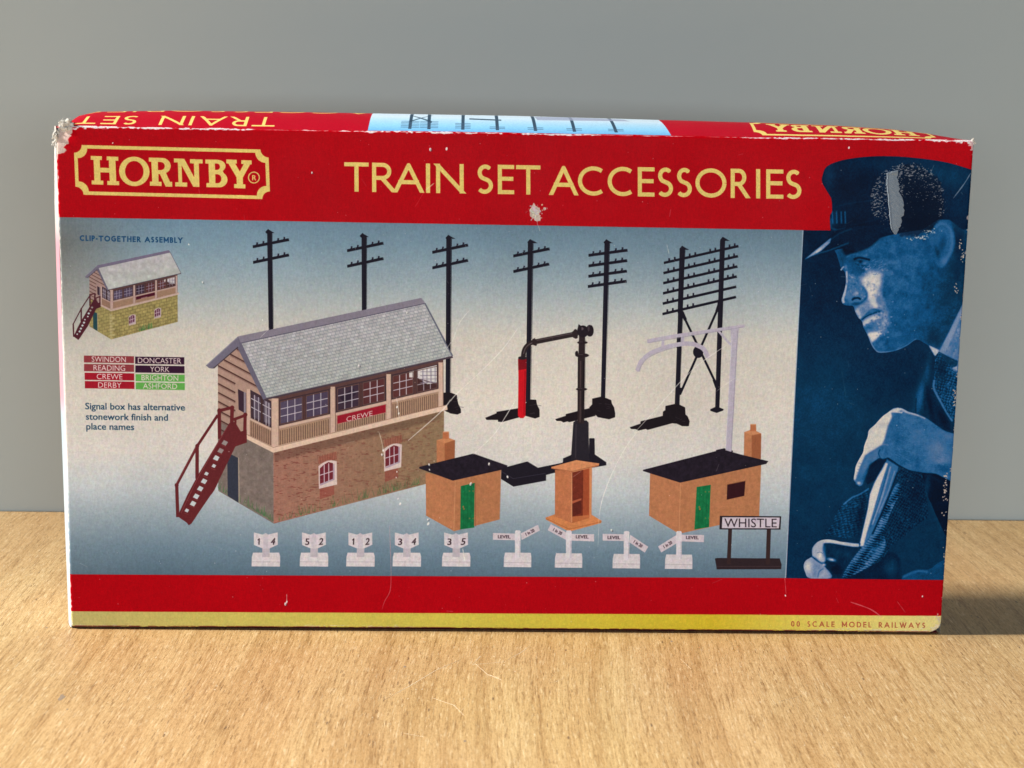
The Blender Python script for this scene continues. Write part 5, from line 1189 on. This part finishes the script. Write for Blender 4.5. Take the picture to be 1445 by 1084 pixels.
# the carton
box = bpy.data.objects.new('carton', None); COL.objects.link(box)
tag(box, 'worn red cardboard train set accessories box with crushed corner, standing upright on the table', 'box')
Rr = .0011
def rollf(d): d = max(min(d, Rr), 0); return Rr-math.sqrt(max(Rr*Rr-(Rr-d)**2, 0))
rn = random.Random(3); wob1 = [rn.uniform(0, 6.28) for _ in range(12)]
def wav(x, k): return sum(math.sin(x*f_+wob1[(i+k) % 12])/(i+1.5) for i, f_ in enumerate((31, 74, 151, 333, 610)))*.5
edge = [0, .00015, .00035, .0006, .0009, Rr, .0016]
us = edge+[Rr+(W-2*Rr)*i/180 for i in range(1, 180)]+[W-e for e in edge[::-1]]
vs = edge+[Rr+(H-2*Rr)*i/90 for i in range(1, 90)]+[H-e for e in edge[::-1]]
us = sorted(us); vs = sorted(vs)
def front_pt(u, v):
    x = u-W/2; zz_ = v
    dl, dr, db, dt = u, W-u, v, H-v
    cbr = max(0, 1-math.hypot(dr/.006, db/.006))
    y = max(rollf(dl), rollf(dr)) + max(rollf(db), rollf(dt))
    # the crushed corner leans back and down
    c = max(0, 1-math.hypot(dl/.010, dt/.012)); 
    y += .0035*c*c; zz_ -= .0012*c*c
    y += .0022*cbr*cbr; zz_ += .0012*cbr*cbr; x -= .0008*cbr*cbr
    e = max(0, 1-dt/.0018); zz_ += .00022*e*wav(x, 0); y += .00018*e*wav(x, 5)
    e = max(0, 1-dl/.0018); x += .00025*e*wav(v, 2)
    e = max(0, 1-dr/.0018); x += .00022*e*wav(v, 7)
    e = max(0, 1-db/.003); zz_ += e*(.0007+.0005*math.sin(u/W*math.pi)+.00015*wav(x, 3))
    return (x, y, zz_+.0002)
fp = grid('front_panel', us, vs, front_pt, lambda u, v: (u/W, v/H), M_F, box)
# right/left sides bow outwards a little
def bow(sgn, s_, v):
    b0, bA = (.0002, .0054) if sgn < 0 else (.0, .0008)
    k = math.sin(math.pi*min(s_*1.25, 1))**.8 if sgn < 0 and 0 < s_ < .8 else (0 if sgn < 0 else math.sin(math.pi*s_))
    return (b0 if 0 < s_ < 1 else 0)+bA*float(np.interp(v/H, [0, .15, .5, .85, .95, 1], [.86, .92, 1.0, .95, .8, .62]))*k
def side(sgn):
    def f_(s_, v):
        y = Rr+(D-2*Rr)*s_
        return (sgn*(W/2+bow(sgn, s_, v)+.00015*wav(v, 2)*(1 if s_ < .1 else 0)), y, .0004+v*(H-.0004)/H)
    return grid('side_panel', [0, .02, .05, .09, .14, .2, .3, .4, .5, .6, .7, .8, .9, 1], [H*i/60 for i in range(61)], f_, lambda a, b_: (a, b_), M_S, box, flip=sgn < 0)
# top panel: bulging lid, higher in the middle, dying away at the right end
def lift(x):
    t_ = (x+W/2)/W
    return float(np.interp(t_, [0, .012, .03, .12, .25, .5, .66, .78, .86, .925, .965, .99, 1], [.0, .0042, .0058, .0068, .0070, .0069, .0062, .0057, .0051, .0039, .0024, .0008, 0]))
def top_pt(u, t_):
    x = u-W/2; y = Rr+(D-2*Rr)*t_
    s_ = math.sin(math.pi*t_)
    if u < .006: x -= bow(-1, t_, H)*(1-u/.006)
    if u > W-.004: x += bow(1, t_, H)*(1-(W-u)/.004)
    zz_ = H+.0002+lift(x)*s_+.00022*wav(x, 0)*(1-t_)**8
    if u < .010: zz_ -= .0012*(1-u/.010)**2*(1-t_)**3
    return (x, y, zz_)
grid('top_panel', us, [i/40 for i in range(41)], top_pt, lambda u, t_: (u/W, (.02+.96*t_)), M_T, box)
side(-1); side(1)
mesh_obj('back_panel', [(-W/2+.0005, D, .0003), (W/2-.0005, D, .0003), (W/2-.0005, D, H), (-W/2+.0005, D, H), (-W/2+.0005, D-Rr, .0003), (W/2-.0005, D-Rr, .0003), (W/2-.0005, D-Rr, H), (-W/2+.0005, D-Rr, H)],
         [(1, 0, 3, 2), (4, 5, 6, 7), (3, 7, 6, 2), (0, 1, 5, 4), (0, 4, 7, 3), (1, 2, 6, 5)], M_B, box)
mesh_obj('bottom_panel', [(-W/2+.001, Rr+.0004, .0006), (W/2-.001, Rr+.0004, .0006), (W/2-.001, D-Rr-.0002, .0003), (-W/2+.001, D-Rr-.0002, .0003)], [(0, 3, 2, 1)], M_B, box)

# pictures and lettering printed on the front: each its own thin film of ink carrying its piece of the print
F2U = homography([TL, TR, BR, BL], [(0, 1), (1, 1), (1, 0), (0, 0)])
def film(name, loops, label=None, level=1):
    cu = None
    if not isinstance(loops[0][0], (tuple, list)): loops = [loops]
    V = []; Fc = []
    for lp in loops:
        u, v = happly(F2U, [p[0] for p in lp], [p[1] for p in lp])
        u = np.clip(u, (Rr+.0003)/W, 1-(Rr+.0003)/W); v = np.clip(v, .02, 1-(Rr+.0008)/H)
        P = []
        for a, b_ in zip(u, v):
            co = Vector((a*W-W/2, -.000012*level, b_*H+.0002))
            if P and (P[-1]-co).length < 2e-5: continue
            P.append(co)
        if (P[0]-P[-1]).length < 2e-5: P.pop()
        n0 = len(V); V += P
        for t in tessellate_polygon([[Vector((p.x, p.z, 0)) for p in P]]):
            q = [P[k] for k in t]; nn = (q[1]-q[0]).cross(q[2]-q[0])
            if nn.length < 1e-12: continue
            t = tuple(n0+k for k in t); Fc.append(t if nn.y < 0 else t[::-1])
    o = mesh_obj(name, V, Fc, M_F, fp, [((v_.x+W/2)/W, (v_.z-.0002)/H) for v_ in V])
    if label: o['label'] = label
    return o
film('backdrop_print', [(82, 307.3), (1131.5, 323.2), (1107, 813.2), (99, 808.4)], 'pale blue to cream printed background')
film('stripe_print', [(99, 861), (1325, 866.3), (1325, 880), (99, 875)], 'yellow stripe along the foot of the box')
film('portrait_print', [(1131.8, 323.2), (1170.4, 323.6)]+HAT[1:-10]+[(1371, 238.5), (1330, 816), (1107, 813.6)], 'blue duotone picture of a railwayman in a peaked cap', 1)
film('emblem_print', LOGO_OUT, 'gold emblem with HORNBY in slab letters')
film('title_print', [(484, 227), (1131, 236.5), (1131, 281), (484, 272)], 'gold lettering TRAIN SET ACCESSORIES')
film('caption_print', [(112, 330), (258, 333), (258, 345), (112, 342)], 'CLIP-TOGETHER ASSEMBLY', 2)
film('caption_print', [(118, 565), (260, 567), (260, 582), (236, 596), (190, 609), (119, 608)], 'Signal box has alternative stonework finish and place names', 2)
film('caption_print', [(1112, 872), (1306, 875), (1306, 886), (1112, 884)], '00 SCALE MODEL RAILWAYS', 2)
for txt, xa, xb, ya, yb in (('SWINDON', 118, 188.4, 501.2, 511.0), ('READING', 118.2, 188.4, 513, 523.2), ('CREWE', 119, 188.6, 525.3, 535.3), ('DERBY', 119.2, 188.8, 537, 547.2), ('DONCASTER', 190, 259, 502.6, 512.8), ('YORK', 190.2, 259.2, 515, 525), ('BRIGHTON', 190.6, 259.4, 527.2, 537), ('ASHFORD', 190.8, 259.6, 538.8, 548.6)):
    film('name_plate_print', [(xa, ya), (xb, ya+.9), (xb, yb+.9), (xa, yb)], 'place name '+txt, 2)
SB = [(335, 473), (594, 419), (637, 501), (634, 505), (629, 570), (630, 577), (624, 579), (624, 674.5), (384, 737), (306.5, 691.5), (306.5, 640), (296, 700), (265, 740), (260, 733), (247, 729), (245.5, 682), (275, 627), (303, 585), (306, 576), (306, 512), (298, 520), (289.4, 515)]
film('signal_box_print', SB, 'large brick signal box with slate roof and red stairs', 4)
film('signal_box_print', [(156.5+(x-384)*.39, 439+(y-637)*.395) for x, y in SB], 'small stone signal box', 2)
def bar(p, q, w_):
    L = math.hypot(q[0]-p[0], q[1]-p[1]); nx, ny = -(q[1]-p[1])/L*w_/2, (q[0]-p[0])/L*w_/2
    return [(p[0]+nx, p[1]+ny), (q[0]+nx, q[1]+ny), (q[0]-nx, q[1]-ny), (p[0]-nx, p[1]-ny)]
def pole_outline(cx, top, bot, arms, wt=3.6, foot=None):
    l_, r_ = [], []
    L = [(cx, top-1)]
    X = lambda y: cx+(bot[0]-cx)*(y-top)/(bot[1]-top)
    R_ = [(cx+8, top+5), (X(top+6)+wt, top+6)]; Lf = [(cx-5, top+5), (X(top+6)-wt, top+6)]
    for x0, y0, x1, y1 in arms:
        yr = y0+(y1-y0)*(cx+wt-x0)/(x1-x0); yl = y0+(y1-y0)*(cx-wt-x0)/(x1-x0)
        R_ += [(X(yr)+wt, yr-2.6), (x1, y1-2.4), (x1, y1+2.4), (X(yr)+wt, yr+2.4)]
        Lf += [(X(yl)-wt, yl-2.6), (x0, y0-2.4), (x0, y0+2.4), (X(yl)-wt, yl+2.4)]
    R_.append((bot[0]+wt, bot[1])); Lf.append((bot[0]-wt, bot[1]))
    return [(cx, top-1)]+R_+(foot or [])+Lf[::-1]
for a in ((380, 323.3, (381.5, 469), [(356.2, 348.2, 406.9, 338), (356.5, 370.2, 406.9, 359.6)]), (513, 328.6, (512.8, 441), [(489, 353.5, 539.6, 342.8), (489, 375.4, 539.6, 364.4)]),
          (632.5, 330.8, (630.3, 580), [(609, 355.6, 658.7, 345.2), (609, 377.4, 658.7, 366.7)]), (747.5, 336.8, (743.3, 584), [(723.3, 360.5, 773.6, 350.3), (723.3, 382.4, 773, 371.7)]),
          (855.3, 336.6, (848.8, 586), [(829, 359.4, 883.5, 352), (829, 374.2, 883, 366.6), (828.8, 388.8, 882.6, 381.4), (828, 403.2, 882, 395.6)])):
    film('telegraph_pole_print', pole_outline(*a), None, 2)
film('telegraph_pole_print', [(957, 350), (961, 345), (969, 350), (965, 352), (965, 362), (1014, 351), (1014, 339), (1018, 332), (1027, 338), (1022, 340), (1022, 348), (1040, 345), (1037, 420), (1018, 424), (1012, 574), (1007, 574), (1011, 427), (962, 438), (957, 570), (970, 592), (968, 599), (946, 596), (912, 605), (887, 603), (902, 593), (933, 585), (937, 571), (950, 568), (956, 440), (933, 444), (935, 368), (957, 364)], 'double telegraph pole with six crossbars', 2)
film('water_crane_print', [(729.4, 505), (731, 496), (738, 484), (750, 477), (808, 466), (815, 456), (832, 457), (835, 466), (831, 474), (824.6, 478), (824.6, 503), (823, 592), (828, 595), (829.4, 617), (835.2, 617), (836, 639), (853, 650.4), (853, 654.6), (768, 668.4), (768, 676.3), (722, 684.8), (704.7, 674), (705.5, 659), (741.6, 649.3), (756.5, 658.2), (792, 650), (803.5, 640), (807, 594), (812.4, 592), (813.5, 505), (815.5, 474), (756, 484.6), (744, 489), (740.6, 500), (741.4, 505), (739, 585), (736, 588.4), (731.6, 588.4), (729, 585)], 'black water crane with red hose', 3)
film('loading_gauge_print', [(894.5, 520), (900, 507), (913, 495.5), (931, 488), (932, 478.5), (911.5, 482.5), (911, 477.5), (1048.8, 456), (1049, 460), (1040.5, 462), (1030, 637), (1021.5, 637), (1029.6, 487), (1009, 467), (963.5, 474), (963, 480.5), (972, 480), (987, 484), (995, 491), (999.6, 502), (993.6, 503.6), (989, 495), (983, 490), (970, 486.4), (934, 493), (916, 501), (905, 511), (900.5, 523)], 'pale lilac loading gauge', 3)
film('hut_print', [(589.7, 657), (614.2, 650.5), (614.2, 619), (622.8, 616), (623, 607), (631, 607), (631.3, 616), (639.6, 619), (639, 645), (665.5, 638.3), (713.3, 655), (704.7, 661.4), (702.4, 731), (638, 747.6), (598.8, 725.7), (598.5, 663)], 'small square hut with green door', 5)
film('hut_print', [(904.9, 661), (1017.3, 632), (1047.6, 640), (1048, 607.8), (1056.5, 605), (1056.6, 596.5), (1064.6, 596.5), (1065, 605.5), (1072, 609.7), (1071.4, 646), (1082, 648.6), (1072, 654), (1069, 726), (955.8, 751), (913.3, 725.5), (915, 665)], 'long hut with green door and window', 4)
film('lamp_hut_print', [(775.8, 657), (811, 647.3), (843.5, 652), (842.6, 655.6), (832.5, 659), (832, 724), (846.4, 732.7), (845.5, 736), (802, 747.6), (767.5, 731), (767.5, 728), (780.5, 724), (781, 661)], 'narrow open hut with a shelf', 4)
for cx, a, b_ in NUMS:
    film('number_post_print', [(cx-17, 749.3), (cx-1, 751), (cx+16.4, 749.3), (cx+16.6, 766.6), (cx+5.4, 771.8), (cx+5, 777.8), (cx+18.4, 777.8), (cx+19.7, 797.4), (cx-20.4, 797), (cx-18.4, 777.8), (cx-5.4, 777.8), (cx-5, 771.8), (cx-17, 767)], 'white post numbered %s and %s' % (a, b_), 2)
for i, (cx, yt, side_, xe, sg, q) in enumerate(GRAD):
    dy = (cx-728)*.011
    post = [(cx+4, 777.8+dy), (cx+18.2, 777.8+dy), (cx+18.8, 798.2+dy), (cx-20, 797.8+dy), (cx-18, 777.6+dy), (cx-4, 777.8+dy)]
    lev = [(cx-4, yt+13), (xe, yt+12.6), (xe, yt+3), (cx-4, yt+3.8)] if side_ == 'L' else [(cx+4, yt+4), (xe, yt+4.6), (xe, yt+14.8), (cx+4, yt+13.4)]
    ann = [q[0], q[1], q[2], q[3]] if sg > 0 else [q[3], q[2], q[1], q[0]]
    lp = post+lev+[(cx-3, yt-.8), (cx+3, yt-.8)]+ann if side_ == 'L' else post+ann+[(cx-3, yt-.8), (cx+3, yt-.8)]+lev
    film('gradient_post_print', lp, 'white gradient post, board sloping %s' % ['up to the right', 'up to the left', 'down to the right', 'down to the left'][i], 3)
film('whistle_sign_print', [(1013.5, 725.6), (1100.2, 726.2), (1099, 745), (1085.5, 745), (1084, 785.4), (1098, 785.6), (1100.4, 800.8), (1008.8, 801), (1006.3, 785.8), (1023.2, 785.3), (1025.3, 745), (1012.8, 744.8)], 'sign board reading WHISTLE', 5)

# peeled strip of paper on the cap
def fpos(x, y, out=0.0):
    u, v = happly(F2U, x, y); return (float(u)*W-W/2, -out, float(v)*H+.0002)
cen = smooth([(1256, 240.5), (1256.5, 252), (1258, 265), (1261, 280), (1262.5, 295), (1262, 308), (1261, 320), (1261.5, 329)], 4, False)
wd = np.interp(np.linspace(0, 1, len(cen)), [0, .08, .3, .5, .62, .8, .92, 1], [15, 15, 19, 22, 21, 15, 8, 2])
V = []; Fc = []; K = 7
for i, (x, y) in enumerate(cen):
    for j in range(K):
        t_ = j/(K-1)-.5
        xx = x+t_*wd[i]*.94+(RND.uniform(-.5, .5) if j == 0 else RND.uniform(-2.2, 1.6) if j == K-1 else 0); yy = y+RND.uniform(-.5, .5)-(t_*4.5 if i < 2 else 0)*(1+0)
        out = .0002+.0004*(1-(2*t_)**2)*min(1, wd[i]/12)+RND.uniform(0, .00028)+(.0008 if j == 0 else 0)+(.0005 if i < 2 else 0)
        V.append(fpos(xx, yy, out))
    if i:
        for j in range(K-1): a = (i-1)*K+j; Fc.append((a, a+K, a+K+1, a+1))
# edge skirt down to the card
n0 = len(V); ring = [j for j in range(K)]+[i*K+K-1 for i in range(1, len(cen))]+[(len(cen)-1)*K+j for j in range(K-2, -1, -1)]+[i*K for i in range(len(cen)-2, 0, -1)]
for r_ in ring: V.append((V[r_][0], -.00005, V[r_][2]))
for k_ in range(len(ring)): a, b_ = ring[k_], ring[(k_+1) % len(ring)]; Fc.append((a, b_, n0+(k_+1) % len(ring), n0+k_))
mesh_obj('peeled_paper', V, Fc, M_P, fp, None, False)['label'] = 'curled grey strip of torn paper'

# crushed, fibrous corners
def fray(cx, cy, cz, rx, ry, rz, n_l, n_f, seed):
    rd = random.Random(seed); bm = bmesh.new()
    for _ in range(n_l):
        r0 = rd.uniform(.25, .6)
        mt = Matrix.Translation((cx+rd.gauss(0, rx*.5), cy+rd.gauss(0, ry*.4), cz+rd.gauss(0, rz*.45))) @ Matrix.Rotation(rd.uniform(0, 6), 4, Vector((rd.random(), rd.random(), rd.random()+.1))) @ Matrix.Diagonal((rx*r0*1.3, ry*r0*.6, rz*r0, 1))
        res = bmesh.ops.create_icosphere(bm, subdivisions=2, radius=1, matrix=mt)
        for v in res['verts']: v.co += Vector((rd.gauss(0, 1), rd.gauss(0, 1), rd.gauss(0, 1)))*.00012
    for _ in range(n_f):
        p = Vector((cx+rd.gauss(0, rx*.5), cy+rd.gauss(0, ry*.3), cz+rd.gauss(0, rz*.5))); d = Vector((rd.gauss(-.5, 1), rd.gauss(-.3, .6), rd.gauss(.3, 1))).normalized()
        L = rd.uniform(.0006, .002); s1 = d.orthogonal().normalized()*.00005; q = p+d*L+Vector((rd.gauss(0, 1), rd.gauss(0, 1), rd.gauss(0, 1)))*.0004
        a, b_, c, d_ = bm.verts.new(p+s1), bm.verts.new(p-s1), bm.verts.new(q-s1*.4), bm.verts.new(q+s1*.4); bm.faces.new((a, b_, c, d_))
    me = bpy.data.meshes.new('crushed_corner'); bm.to_mesh(me); bm.free(); me.materials.append(M_C)
    o = bpy.data.objects.new('crushed_corner', me); COL.objects.link(o); o.parent = box; return o
fray(-W/2+.0034, .0026, H+.0008, .0025, .0024, .0020, 40, 120, 1)['label'] = 'torn white corner at the upper left'
fray(-W/2+.0002, .0022, H-.005, .0007, .0012, .0040, 26, 50, 4)['label'] = 'frayed card edge'
fray(W/2-.0008, .0010, H-.0006, .0015, .0012, .0010, 14, 26, 2)

# the carton has racked a little: its upper right corner leans outwards by under a millimetre
for ob in COL.objects:
    q = ob
    while q.parent: q = q.parent
    if q is box and ob.type == 'MESH':
        for v in ob.data.vertices: v.co.x += .0010*max(0, v.co.x/(W/2))*max(0, v.co.z/H)
        ob.data.update()
